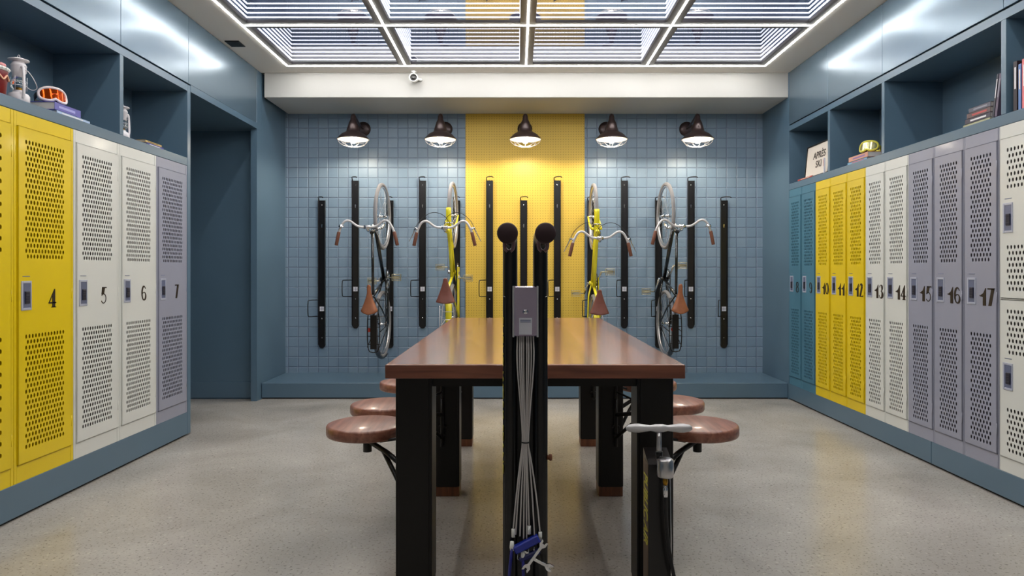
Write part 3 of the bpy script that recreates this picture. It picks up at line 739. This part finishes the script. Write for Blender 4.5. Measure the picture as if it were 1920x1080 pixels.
    if yel: ca = -.35 if x < 0 else .75
    else: ca = .12 if x < 0 else .95
    rr = .095; ch = MB(); nn = 40
    ch.lathe([(rr-.012, .040), (rr, .040), (rr, .0425), (rr-.012, .0425)], V(0, *bb), nn, 'X', close=True)
    for k in range(nn): 
        a = 2*PI*k/nn; ch.tube([V(.041, bb[0]+rr*math.cos(a), bb[1]+rr*math.sin(a)), V(.041, bb[0]+(rr+.006)*math.cos(a), bb[1]+(rr+.006)*math.sin(a))], [.003, .0015], 4)
    for k in range(5):
        a = 2*PI*k/5+.3; ch.tube([V(.043, *bb), V(.041, bb[0]+(rr-.008)*math.cos(a), bb[1]+(rr-.008)*math.sin(a))], [.012, .006], 6)
    ch.build('chainring', CHROME, cr)
    for s_, a in ((1, ca), (-1, ca+PI)):
        e = (bb[0]+.17*math.sin(a)*.35, bb[1]+.17*math.cos(a)) 
        e = (bb[0]+.17*math.sin(a), bb[1]+.17*math.cos(a))
        MB().tube([V(.05*s_, *bb), V(.062*s_, bb[0]*.5+e[0]*.5, bb[1]*.5+e[1]*.5), V(.078*s_, *e)], [.014, .010, .011], 8).build('crank_arm', CHROME, cr)
        pd = MB(); c = V(.168*s_, *e)
        pd.tube([V(.07*s_, *e), V(.216*s_, *e)], .006, 8)
        for dz in (-.034, .028): pd.bbox(c[0]-.048, c[0]+.048, c[1]-.009, c[1]+.009, c[2]+dz, c[2]+dz+.006, .001)
        for dx in (-.048, .042): pd.bbox(c[0]+dx, c[0]+dx+.006, c[1]-.009, c[1]+.009, c[2]-.034, c[2]+.034, .001)
        pd.bbox(c[0]-.034, c[0]+.034, c[1]-.007, c[1]+.007, c[2]-.02, c[2]-.008, .001); pd.bbox(c[0]-.034, c[0]+.034, c[1]-.007, c[1]+.007, c[2]+.006, c[2]+.018, .001)
        pd.build('pedal', PEDAL, cr)
    # chain, rear cog
    cn = MB(); rc = .035; P = []
    for i in range(13): a = -PI/2+PI*i/12; P.append(V(.041, bb[0]+(rr+.003)*math.cos(a), bb[1]+(rr+.003)*math.sin(a)))
    for i in range(13): a = PI/2+PI*i/12; P.append(V(.041, rc*math.cos(a), R+rc*math.sin(a)))
    cn.tube(P, .0045, 6, closed=True); cn.build('chain', BLACKS, t)
    MB().lathe([(0, .037), (rc, .039), (rc, .043), (0, .045)], V(0, 0, R), 20, 'X').build('rear_cog', ALU, t)
    if yel: MB().bbox(.050, .056, -(bb[1]+rr+.012), -(bb[1]-.06), .02, bb[0]+.06, .003).build('chain_guard', BYEL, t)
    # rear rack
    rk = MB(); ru = R+.40; m = SILVER if yel else BLACKS; f0, f1 = -.24, .16; hw_ = .062
    for s_ in (-1, 1):
        rk.tube(smooth([V(.02*s_, f1+.03, ru), V(hw_*s_, f1-.03, ru), V(hw_*s_, f0, ru), V(0, f0-.012, ru)], 2), .005, 8)
        rk.tube([V(.062*s_, 0, R), V(hw_*s_, -.05, ru)], .004, 6); rk.tube([V(.062*s_, 0, R), V(hw_*s_, -.2, ru)], .004, 6)
    for f in (.08, 0, -.09, -.17): rk.tube([V(-hw_, f, ru), V(hw_, f, ru)], .004, 6)
    if yel:
        rk.tube([V(-hw_-.02, f0, ru), V(-hw_-.02, f1-.02, ru)], .004, 6)
        for f in (.10, .03, -.05, -.12, -.2): rk.tube([V(-hw_-.02, f, ru), V(-hw_, f, ru)], .003, 6)
    ro = rk.build('rear_rack', m, t)
    if not yel:
        MB().bbox(-.032, .032, -ru-.004, -ru+.001, f0+.02, f1-.04, .001).build('rack_plate', BLACKS, ro)
        MB().lathe([(0, .012), (.018, .01), (.022, 0)], V(-.05 if x < 0 else -.02, -.03, ru-.015), 14, 'Y').xf(Matrix.Identity(4)).build('reflector', REFL, ro)
    return t
bike(-1.405, 'black', .728, 'black bike with tan saddle hanging leftmost on the tile wall', -.03, hz=.046)
bike(-.665, 'yellow', .80, 'yellow bike hanging left of the pegboard, above the table corner', -.032, 1.07, hz=.03)
bike(.80, 'yellow', .69, 'yellow bike hanging at the right edge of the pegboard', -.006, 1.165, hz=-.055)
bike(1.545, 'black', .735, 'black bike with tan saddle hanging rightmost on the tile wall', .033, hz=.046)

# ---------------------------------------------------------------- table with six legs
TW, TY0, TY1, TZ = 1.109, 2.56, 5.18, .929
tb = thing('workbench_table', 'long counter height table with reddish wood top and thick black legs', 'table', (X0, TY0, 0))
MB().bbox(-TW/2, TW/2, 0, TY1-TY0, TZ-.05, TZ, .003).build('tabletop', WTOP, tb)
MB().bbox(-TW/2-.0015, TW/2+.0015, -.012, .0, TZ-.052, TZ-.001, .002).build('end_board', WEDGE, tb)
ow = 1.069/2; LW = .14
ap = MB()
ap.box(-ow+.02, ow-.02, .087+.02, .087+.045, TZ-.10, TZ-.05); ap.box(-ow+.02, ow-.02, TY1-TY0-.06, TY1-TY0-.035, TZ-.10, TZ-.05)
for s_ in (-1, 1): ap.box(s_*(ow-.02), s_*(ow-.045), .12, TY1-TY0-.05, TZ-.10, TZ-.05)
ap.build('apron', BLACKS, tb)
LY = [2.647, 3.90, 5.02]
for ly in LY:
    for s_ in (-1, 1):
        a, b = s_*ow, s_*(ow-LW); y = ly-TY0
        lg = MB(); lg.bbox(a, b, y, y+LW, .055, TZ-.05, .003)
        lg.bbox(a-s_*.012, b+s_*.012, y-.004, y, .055, TZ-.05, .001)
        lo = lg.build('leg', BLACKS, tb)
        MB().bbox(a-s_*.002, b+s_*.002, y+.002, y+LW-.002, 0, .055, .002).build('foot', WFOOT, lo)
        if ly > 3:
            hx = s_*(ow-.045); hg = MB()
            hg.tube([(hx, y-.028, .36), (hx, y-.028, .86)], .008, 8); hg.lathe([(0, -.016), (.016, 0), (0, .016)], (hx, y-.028, .355), 12)
            for z in (.40, .82): hg.bbox(hx-.02, hx+.02, y-.03, y-.001, z-.006, z+.006, .001)
            hg.build('hinge_rod', BLACKS, lo)
def stool(sx, sy, px, py, label):
    """seat centre sx,sy; pivot px,py"""
    t = thing('swing_stool', label, 'stool', (sx, sy, 0), 0, 'swing-out stools fixed to the table'); z = .61; r = .176
    MB().lathe([(0, z), (r-.012, z), (r-.004, z-.003), (r, z-.010), (r, z-.040), (r-.004, z-.047), (r-.012, z-.050), (0, z-.050)], seg=56).build('seat', WSEAT, t)
    sw = MB(); sw.lathe([(0, z-.060), (.07, z-.060), (.07, z-.051), (0, z-.051)], seg=20); sw.lathe([(0, z-.125), (.019, z-.125), (.019, z-.05), (0, z-.05)], seg=18)
    sw.build('swivel_post', BLACKS, t)
    am = MB(); dx, dy = px-sx, py-sy
    am.tube([(0, 0, z-.075), (dx*.5, dy*.5, z-.10), (dx, dy, z-.14)], .0115, 10)
    am.tube([(dx*.42, dy*.42, z-.098), (dx*.75, dy*.75, z-.19), (dx, dy, z-.27)], .010, 10)
    am.tube([(dx, dy, z-.05), (dx, dy, z-.32)], .010, 10)
    am.tube([(0, 0, z-.055), (dx*.35, dy*.35, z-.062), (dx, dy, z-.01)], .006, 8)
    am.build('arm', BLACKS, t)
xl = X0-ow; xr = X0+ow
stool(-.658, 3.02, xl+.02, 2.647+LW+.012, 'round wooden swing stool nearest on the left side of the table')
stool(-.665, 3.48, xl+.045, 3.872, 'middle round wooden swing stool on the left side of the table')
stool(-.660, 4.19, xl-.0, 3.90+LW+.012, 'farthest round wooden swing stool on the left side of the table')
stool(.790, 3.02, xr-.02, 2.647+LW+.012, 'round wooden swing stool nearest on the right, beside the pump handle')
stool(.790, 3.57, xr-.045, 3.872, 'middle round wooden swing stool on the right side of the table')
stool(.790, 4.19, xr+.0, 3.90+LW+.012, 'farthest round wooden swing stool on the right side, barely visible')

# ---------------------------------------------------------------- bike repair tower in front of the table
YT = 2.30
tw = thing('bike_repair_stand', 'tall black twin tube bike repair post standing in front of the table', 'repair stand', (.0265, YT, 0))
for s_, dx in ((-1, -.0505), (1, .0505)):
    pth = smooth([(dx, 0, .0), (dx, 0, .6), (dx, 0, 1.25), (dx, 0, 1.385), (dx*1.02, -.09, 1.388), (dx*1.08, -.29, 1.385)], 2)
    tt = MB().tube(pth, .0245, 24).build('hanger_tube', BLACK, tw)
    MB().lathe([(0, -.018), (.026, -.018), (.0305, -.013), (.0305, .010), (.026, .014), (0, .014)], (dx*1.09, -.30, 1.384), 36, 'Y').build('end_cap', RUBBER, tt)
    hk = MB()
    for q in (-1, 1): hk.tube(smooth([(dx*1.03+q*.013, -.20, 1.37), (dx*1.03+q*.014, -.20, 1.345), (dx*1.03+q*.004, -.20, 1.335)], 1), .0058, 8)
    hk.build('cradle_pad', mat('cradle_pad_rubber', (110, 84, 88), .35), tt)
bd = MB(); bd.bbox(-.073, .073, .018, .075, 0, 1.20, .004); bd.bbox(-.073, -.045, -.02, .02, 0, 1.195, .006); bd.bbox(.045, .073, -.02, .02, 0, 1.195, .006)
bd.build('post_body', BLACK, tw)
MB().bbox(-.15, .15, -.12, .15, 0, .012, .003).build('base_plate', BLACK, tw)
bx = MB(); bx.bbox(-.041, .041, -.062, .018, 1.062, 1.225, .003)
bo = bx.build('cable_box', mat('polished_steel_box', (176, 164, 184), .16, metal=1), tw)
fl = MB(); fl.bbox(-.0425, -.036, -.066, -.06, 1.06, 1.226, .001); fl.bbox(.036, .0425, -.066, -.06, 1.06, 1.226, .001); fl.build('box_flange', ALU, bo)
MB().lathe([(0, -.0675), (.006, -.067), (.009, -.063), (.009, -.06)], (0, 0, 1.142), 18, 'Y').build('screw', CHROME, bo)
MB().bbox(-.021, .021, -.0632, -.0622, 1.068, 1.122, .0002).build('sticker', STICK, bo)
MB().box(-.017, .017, -.0637, -.0631, 1.1135, 1.1165).box(-.017, .017, -.0637, -.0631, 1.108, 1.1105).build('sticker_print', LOCKIN, bo)
text_mesh('lettering', 'PUBLIC WORK STAND', .052, LTXT, tw, Matrix.Translation((-.0738, .0, .86)) @ Matrix.Rotation(-PI/2, 4, 'Z') @ Matrix.Rotation(PI/2, 4, 'X') @ Matrix.Rotation(-PI/2, 4, 'Z'), .0012)
MB().tube([(.072, -.01, .655), (.082, -.01, .655)], .008, 12).lathe([(0, -.006), (.010, -.005), (.012, 0), (.010, .005), (0, .006)], (.084, -.01, .655), 16, 'X').build('knob', WFOOT, tw)
# tethered tools
ends = [(-.040, .43), (-.032, .415), (-.018, .41), (-.006, .40), (.004, .40), (.012, .44), (.048, .415), (.030, .40)]
tops = [-.026, -.018, -.012, -.006, .004, .010, .018, .026]
yt = -.055
for k in range(8):
    ex, ez = ends[k]; tx = tops[k]
    MB().tube(smooth([(tx, yt+.01, 1.062), (tx*1.1, yt-.004*(k % 3), .98), (tx*.62, yt-.004*(k % 2), .84), (tx*.3, yt, .72), (ex*.35+tx*.1, yt, .66), (ex*.8, yt, .52), (ex, yt, ez)], 2), .0028, 6).build('tether_cable', CABLE, tw)
MB().tube([(.011*math.cos(2*PI*i/16), yt+.009*math.sin(2*PI*i/16), .716) for i in range(16)], .0025, 6, closed=True).build('cable_tie', HOSE, tw)
def tool(name, label, loc): return thing(name, label, 'tool', (.0265+loc[0], YT+yt+loc[1], loc[2]), 0, 'tools hanging on tethers')
t = tool('hex_key_holder', 'bright blue folding hex key set hanging tilted on the tethers', (.004, -.004, .385))
hk = MB(); hk.bbox(-.045, .045, -.012, .012, -.012, .014, .004); hk.xf(Matrix.Rotation(-.48, 4, 'Y')); hk.build('handle', BLUETOOL, t)
hk = MB(); hk.bbox(-.042, .03, -.010, .010, -.045, -.028, .004); hk.xf(Matrix.Rotation(-.42, 4, 'Y')); hk.build('lower_handle', mat('dark_blue_tool_plastic', (14, 20, 90), .4), t)
ks = MB()
for k in range(4): ks.tube([(-.03+.018*k, -.004, -.03+.008*k), (-.03+.018*k, -.004, -.046+.008*k), (-.024+.018*k, -.004, -.05+.008*k)], .002, 6)
ks.build('hex_key', CHROME, t)
for dx, dz, ang, lb in ((-.044, .375, .10, 'long blue tyre lever hanging at the left of the tool bundle'), (-.008, .345, -.02, 'long dark blue tyre lever hanging in the middle of the tool bundle')):
    t = tool('tyre_lever', lb, (dx, -.006, dz))
    mb = MB(); mb.tube([(0, 0, 0), (0, -.002, -.06), (0, 0, -.16), (0, .006, -.20)], [.008, .009, .007, .005], 10, flat=.6); mb.xf(Matrix.Rotation(ang, 4, 'Y')); mb.build('lever', mat('indigo_tool_plastic', (40, 42, 130), .4), t)
    MB().lathe([(0, .02), (.006, .02), (.008, 0), (.006, -.01), (0, -.01)], seg=12).build('tether_clip', WHITEP, t)
def wrench(label, loc, ang, L):
    t = tool('wrench', label, loc); mb = MB()
    mb.bbox(-.005, .005, -.0025, .0025, -L/2, L/2, .001)
    for s_ in (-1, 1):
        cz = s_*L/2
        mb.prism([(-.011, cz+s_*.012), (-.012, cz-s_*.004), (-.005, cz-s_*.014), (.005, cz-s_*.014), (.012, cz-s_*.004), (.011, cz+s_*.012), (.005, cz+s_*.008), (.004, cz), (-.004, cz), (-.005, cz+s_*.008)], -.0035, .0035)
    mb.xf(Matrix.Rotation(ang, 4, 'Y')); mb.build('body', CHROME, t)
wrench('silver wrench hanging slanted to the right of the tool bundle', (.030, -.016, .352), .62, .095)
wrench('silver wrench crossing behind, tilted low at the tool bundle', (.040, -.004, .330), -1.08, .085)
for dx, dz in ((.012, .43), (.048, .41), (-.040, .42)):
    MB().tube([(dx, yt-.002, dz+.014), (dx, yt-.002, dz-.012)], .006, 10).build('cable_end_sleeve', WHITEP, tw)

# ---------------------------------------------------------------- floor pump beside the table leg
pm = thing('bike_pump', 'black post bike pump with silver T handle in front of the right leg', 'pump', (.50, 2.40, 0))
pb = MB(); hw_ = .0425
pb.prism([(0, 0), (.10, 0), (.10, .635), (.0, .600)], -hw_, hw_, 'YZ'); pb.bbox(-.08, .08, -.06, .14, 0, .010, .002)
po = pb.build('post', BLACK, pm)
MB().box(-hw_-.0012, -hw_-.0002, .006, .088, .10, .60).build('side_plate', mat('satin_steel_side', (120, 100, 84), .4, metal=.7), po)
text_mesh('lettering', 'PUBLIC AIR', .10, LTXT, po, Matrix.Translation((-hw_-.0018, .047, .43)) @ Matrix.Rotation(-PI/2, 4, 'Z') @ Matrix.Rotation(PI/2, 4, 'X') @ Matrix.Rotation(-PI/2, 4, 'Z'), .0006, .0012, sx=.50)
prof = [(0, -.116), (.006, -.114), (.012, -.105), (.0155, -.085), (.0155, -.07), (.012, -.045), (.010, -.03), (.0125, -.018), (.014, -.014), (.014, .014), (.0125, .018), (.010, .03), (.012, .045), (.0155, .07), (.0155, .085), (.012, .105), (.006, .114), (0, .116)]
MB().lathe(prof, (-.008, -.012, .73), 24, 'X').build('handle', SILVER, pm)
MB().tube([(-.008, -.012, .725), (-.008, -.012, .60)], .0085, 16).build('piston_rod', ALU, pm)
MB().lathe([(0, .652), (.010, .652), (.013, .648), (.013, .625), (0, .62)], (-.008, -.012, 0), 16).build('collar', BLACK, pm)
cy = MB(); cy.lathe([(0, .632), (.022, .632), (.0285, .627), (.0285, .573), (.026, .569), (0, .569)], (.008, -.038, 0), 28); cy.build('gauge_cylinder', ALU, pm)
MB().lathe([(0, .57), (.009, .57), (.009, .548), (.007, .540), (0, .540)], (.008, -.038, 0), 6).build('brass_fitting', BRASS, pm)
MB().lathe([(0, .541), (.008, .540), (.006, .534), (.0085, .528), (.0085, .500), (0, .498)], (.008, -.038, 0), 14).build('hose_ferrule', CHROME, pm)
MB().tube(smooth([(.008, -.038, .505), (.008, -.042, .44), (.015, -.05, .34), (.035, -.06, .22), (.07, -.07, .10), (.10, -.07, .02), (.14, -.06, .010), (.2, -.03, .009)], 3), .0062, 10).build('hose', HOSE, pm)
MB().tube([(.030, -.008, .60), (.034, -.010, .35), (.036, -.008, .05)], .0022, 6).build('cord', ALU, pm)

# ---------------------------------------------------------------- shelf objects
def book(cx0, cx1, y0, y1, z, th, m, label, spine_x, group='books lying on the shelves', title=None, tilt=None):
    """lying book; cx0..cx1 across depth, y0..y1 along shelf; the spine faces the room at spine_x"""
    t = thing('book', label, 'book', ((cx0+cx1)/2, (y0+y1)/2, z), 0, group)
    hx, hy = abs(cx1-cx0)/2, (y1-y0)/2; s_ = 1 if spine_x > (cx0+cx1)/2 else -1; c = .003
    cv = MB(); cv.bbox(-hx, hx, -hy, hy, 0, c, .0008); cv.bbox(-hx, hx, -hy, hy, th-c, th, .0008); cv.bbox(s_*hx, s_*(hx-c), -hy, hy, 0, th, .0008)
    MB().box(-hx+.004, hx-.004, -hy+.004, hy-.004, c, th-c).build('pages', mat('book_pages', (205, 200, 196), .8), t)
    co = cv.build('cover', m, t)
    if title: MB().box(s_*hx, s_*(hx+.0005), -hy*.7, hy*.55, th*.35, th*.65).build('spine_title', title, co)
    return t
def standing_book(x0, x1, y, th, z, h, m, label, tilt=0., s_=-1, title=None):
    t = thing('book', label, 'book', ((x0+x1)/2, y, z), 0, 'books standing on the right shelf'); hx = abs(x1-x0)/2; c = .0025
    M = Matrix.Rotation(tilt, 4, 'X')
    cv = MB(); cv.bbox(-hx, hx, 0, c, 0, h, .0008); cv.bbox(-hx, hx, th-c, th, 0, h, .0008); cv.bbox(s_*hx, s_*(hx-c), 0, th, 0, h, .0008)
    MB().box(-hx+.004, hx-.004, c, th-c, .003, h-.003).xf(M).build('pages', mat('book_pages', (205, 200, 196), .8), t)
    co = cv.xf(M).build('cover', m, t)
    if title: MB().box(s_*hx, s_*(hx+.0005), th*.3, th*.7, h*.45, h*.88).xf(M).build('spine_title', title, co)
def C(n, r, g, b): return mat('book_cover_'+n, (r, g, b), .45)
TL = C('title_white', 225, 222, 225)
ZL, ZR = 2.1655, 2.1555
book(-2.83, -2.59, 3.87, 4.17, ZL, .020, C('pale_blue', 170, 190, 220), 'large pale blue book lying under the violet book on the left shelf', 0, title=TL)
book(-2.80, -2.595, 3.86, 4.09, ZL+.0202, .045, C('violet', 98, 96, 170), 'thick violet book lying beneath the orange ski goggles', 0, title=C('title_lilac', 160, 160, 215))
book(-2.80, -2.60, 4.83, 5.06, ZL, .020, C('indigo', 60, 66, 150), 'indigo book at the bottom of the small stack beside the second lantern', 0, title=TL)
book(-2.78, -2.605, 4.82, 5.04, ZL+.0202, .016, C('tan', 205, 175, 110), 'thin tan book on top of the small stack beside the second lantern', 0, title=C('title_brown', 120, 90, 50))
book(-2.80, -2.66, 4.70, 4.81, ZL, .018, C('pink', 190, 120, 115), 'small pink book lying just behind the second lantern', 0)
def lantern(x, y, z, label, rz, sc=1.):
    t = thing('lantern', label, 'lantern', (x, y, z), rz, 'white hurricane lanterns'); t.scale = (sc,)*3
    MB().lathe([(0, 0), (.044, 0), (.048, .005), (.048, .035), (.042, .045), (.026, .052), (.024, .062), (0, .062)], seg=28).build('fuel_tank', LANT, t)
    MB().lathe([(.022, .062), (.032, .075), (.034, .095), (.026, .122), (.022, .130)], seg=24).build('globe', GLASS, t)
    MB().lathe([(0, .062), (.012, .062), (.012, .078), (.005, .082), (0, .082)], seg=14).build('burner', BRASS, t)
    MB().lathe([(.024, .128), (.029, .132), (.029, .150), (.034, .155), (.034, .185), (.036, .188), (.030, .20), (.026, .202), (.026, .212), (.046, .214), (.046, .219), (.02, .228), (0, .228)], seg=28).build('chimney', LANT, t)
    g = MB()
    for s_ in (-1, 1): g.tube(smooth([(s_*.046, 0, .02), (s_*.058, 0, .05), (s_*.056, 0, .11), (s_*.052, 0, .165), (s_*.044, 0, .178), (s_*.03, 0, .176)], 2), .0068, 10)
    g.build('side_tube', LANT, t)
    w_ = MB()
    for k in range(2):
        zz = .085+.022*k; w_.tube([(.037*math.cos(2*PI*i/24), .037*math.sin(2*PI*i/24), zz) for i in range(24)], .0014, 5, closed=True)
    for a in (PI/4, 3*PI/4, 5*PI/4, 7*PI/4): w_.tube([(.037*math.cos(a), .037*math.sin(a), .060), (.038*math.cos(a), .038*math.sin(a), .13)], .0014, 5)
    w_.build('globe_guard', LANT, t)
    MB().tube(smooth([(-.055, 0, .165), (-.062, .025, .15), (-.05, .066, .09), (0, .076, .080), (.05, .066, .09), (.062, .025, .15), (.055, 0, .165)], 2), .0019, 6).build('bail_handle', LANT, t)
    MB().tube([(.014*math.cos(PI*i/12), 0, .226+.018*math.sin(PI*i/12)) for i in range(13)], .002, 6).build('lift_ring', LANT, t)
lantern(-2.635, 3.635, ZL, 'larger-looking white hurricane lantern standing beside the red tin', -.55, 1.04)
lantern(-2.655, 4.62, ZL, 'white hurricane lantern half hidden by the left shelf divider', 1.2, .98)
# red tin
t = thing('red_tin', 'dark red tin with cream scrollwork at the left edge of the shelf', 'tin', (-2.635, 3.455, ZL))
MB().lathe([(0, 0), (.052, 0), (.055, .004), (.064, .115), (.064, .12), (0, .12)], seg=32).build('body', mat('dark_red_enamel', (120, 14, 22), .3, coat=.4), t)
MB().tube([((.0625+.002)*math.cos(2*PI*i/96), (.0625+.002)*math.sin(2*PI*i/96), .085+.011*math.sin(i*2*PI/12)) for i in range(96)], .0045, 6, closed=True).build('scroll_band', mat('cream_scroll_paint', (226, 170, 140), .5), t)
rm = MB(); rm.lathe([(.060, .118), (.068, .120), (.069, .136), (.060, .140)], seg=32)
for k in range(20): rm.lathe([(0, -.006), (.006, 0), (0, .006)], (.069*math.cos(2*PI*k/20), .069*math.sin(2*PI*k/20), .130), 8)
rm.build('beaded_rim', WHITEP, t)
lb = MB()
for k in range(9): lb.lathe([(0, -.013), (.010, -.008), (.014, 0), (.010, .009), (0, .014)], (.042*math.cos(k*.7), .042*math.sin(k*.7), .148+.004*(k % 3)), 10)
lb.build('lid_trim', mat('pink_trim', (220, 150, 150), .5), t)
def goggles(x, y, z, rz, fm, lm, sm, label, sc=1., tilt=-.25):
    t = thing('ski_goggles', label, 'goggles', (x, y, z), rz, 'ski goggles on the shelves'); t.scale = (sc,)*3
    a, b, Rc = .088, .045, .11; M = Matrix.Translation((0, 0, b+.006)) @ Matrix.Rotation(tilt, 4, 'X')
    def pt(u, w_, r_=0):      # on a cylinder bulging to local -Y
        an = u/Rc; return Vector(((Rc+r_)*math.sin(an), -(Rc+r_)*math.cos(an)+Rc*.62, w_))
    def outline(k, sa, sb):
        th = 2*PI*k/48; c, s_ = math.cos(th), math.sin(th)
        u = sa*a*math.copysign(abs(c)**.75, c); w_ = sb*b*math.copysign(abs(s_)**.8, s_)
        if s_ < 0: w_ += .018*math.exp(-(u/.018)**2)
        return u, w_
    MB().tube([pt(*outline(k, 1, 1)) for k in range(48)], .009, 8, closed=True).xf(M).build('frame', fm, t)
    MB().tube([pt(*outline(k, .96, .94), -.018) for k in range(48)], .011, 8, closed=True).xf(M).build('face_foam', BLACKS, t)
    vs = [pt(0, .002, .003)]; fs = []
    for ri in range(1, 7):
        for k in range(48):
            u, w_ = outline(k, ri/6*.95, ri/6*.95); vs.append(pt(u, w_, .003))
    for k in range(48): fs.append((0, 1+k, 1+(k+1) % 48))
    for ri in range(5):
        for k in range(48): fs.append((1+ri*48+k, 1+(ri+1)*48+k, 1+(ri+1)*48+(k+1) % 48, 1+ri*48+(k+1) % 48))
    MB().add(vs, fs, True).xf(M).build('lens', lm, t)
    st_ = MB(); n = 24; vs = []
    for i in range(n+1):
        an = PI*i/n; xx, yy_ = .088*math.cos(an), .0+.11*math.sin(an)
        for w_ in (-.018, .018): vs.append((xx, yy_, w_-.004))
    st_.add(vs, [(2*i, 2*i+2, 2*i+3, 2*i+1) for i in range(n)], True); so = st_.xf(M).build('strap', sm, t)
    md = so.modifiers.new('thickness', 'SOLIDIFY'); md.thickness = .003
goggles(-2.68, 3.96, ZL+.0654, 1.05, mat('white_goggle_frame', (230, 215, 215), .35), mat('orange_mirror_lens', (190, 70, 10), .12, metal=.85), mat('black_strap', (20, 20, 24), .7), 'ski goggles with white frame and orange lens on the violet book', .92)
goggles(2.80, 5.47, ZR+.0605, -.95, mat('lime_goggle_frame', (205, 200, 70), .4), mat('pale_mirror_lens', (200, 195, 140), .15, metal=.8), mat('yellow_patterned_strap', (190, 180, 40), .7, var=.8, vscale=60), 'ski goggles with yellow frame and strap on the right shelf books', .9)
book(2.735, 2.94, 5.38, 5.70, ZR, .020, C('sky', 110, 160, 190), 'sky blue book lying at the bottom under the yellow goggles', 0, title=C('title_red', 190, 80, 80))
book(2.735, 2.93, 5.37, 5.68, ZR+.0202, .040, C('peach', 206, 150, 130), 'thick peach book lying directly under the yellow goggles', 0, title=C('title_violet', 140, 100, 160))
# framed poster
t = thing('framed_poster', 'black framed white poster reading APRÈS SKI in the right shelf niche', 'poster', (2.742, 6.33, ZR), -PI/2)
Ml = Matrix.Rotation(-.10, 4, 'X'); W2 = .25; Hh = .31
fr = MB(); b = .012
fr.bbox(-W2, -W2+b, 0, .018, 0, Hh, .001); fr.bbox(W2-b, W2, 0, .018, 0, Hh, .001); fr.bbox(-W2+b, W2-b, 0, .018, 0, b, .001); fr.bbox(-W2+b, W2-b, 0, .018, Hh-b, Hh, .001)
fr.xf(Ml).build('frame', BLACKS, t)
MB().box(-W2+b, W2-b, .006, .016, b, Hh-b).xf(Ml).build('print', mat('poster_paper', (232, 222, 210), .35, coat=.6), t)
Tm = Ml @ Matrix.Translation((.03, .0052, .195)) @ Matrix.Rotation(PI/2, 4, 'X')
text_mesh('lettering', 'APRÈS', .088, NUM, t, Tm, .0004, .002, sx=1.05)
text_mesh('lettering', 'SKI', .088, NUM, t, Ml @ Matrix.Translation((.03, .0052, .11)) @ Matrix.Rotation(PI/2, 4, 'X'), .0004, .002, sx=1.05)
book(2.722, 2.736, 6.36, 6.68, ZR, .014, C('red', 196, 70, 60), 'thin red book lying in front of the framed poster', 0, title=C('title_cream', 230, 210, 190))
standing_book(2.722, 2.736, 6.11, .012, ZR, .135, C('white_red', 226, 226, 236), 'white booklet with red print standing in front of the framed poster', 0, title=C('title_red', 190, 80, 80))
# stack of four and two leaning books
gs = [C('olive_cream', 170, 172, 140), C('grey_dark', 70, 66, 80), C('brown_grey', 104, 84, 84), C('slate', 96, 96, 108)]
lbs = ['thin cream book at the bottom of the stack in the wide right niche', 'dark book with white title, second from bottom in the right niche stack', 'brownish book, third from the bottom of the stack in the wide right niche', 'slate grey book on top of the stack in the wide right niche']
z = ZR
for k in range(4):
    th = (.014, .032, .032, .03)[k]
    book(2.73+.004*k, 2.93, 3.975+.004*k, 4.215-.012*k, z, th, gs[k], lbs[k], 0, title=[None, TL, C('title_red', 190, 80, 80), C('title_grey', 140, 140, 150)][k]); z += th+.0003
standing_book(2.735, 2.90, 3.950, .016, ZR+.003, .245, C('charcoal', 62, 62, 74), 'charcoal book leaning against the stack in the wide right niche', .17, title=TL)
standing_book(2.735, 2.90, 3.924, .022, ZR+.004, .24, C('mauve', 96, 84, 104), 'mauve grey book leaning beside the divider in the wide right niche', .17, title=C('title_grey', 140, 140, 150))
for y_, th, h, m, l, ti in ((3.765, .03, .275, C('near_black', 44, 34, 44), 'near black tall book standing next to the divider at the right edge', TL),
        (3.735, .022, .25, C('blue_cream', 96, 130, 190), 'blue book standing second in the row at the right edge', C('title_cream', 230, 210, 190)),
        (3.695, .034, .27, C('salmon', 222, 120, 126), 'salmon pink book standing third in the row at the right edge', TL),
        (3.655, .034, .262, C('light_grey', 200, 196, 196), 'light grey book standing fourth in the row at the right edge', C('title_red', 190, 80, 80))):
    standing_book(2.735, 2.92, y_, th, ZR, h, m, l, 0, title=ti)
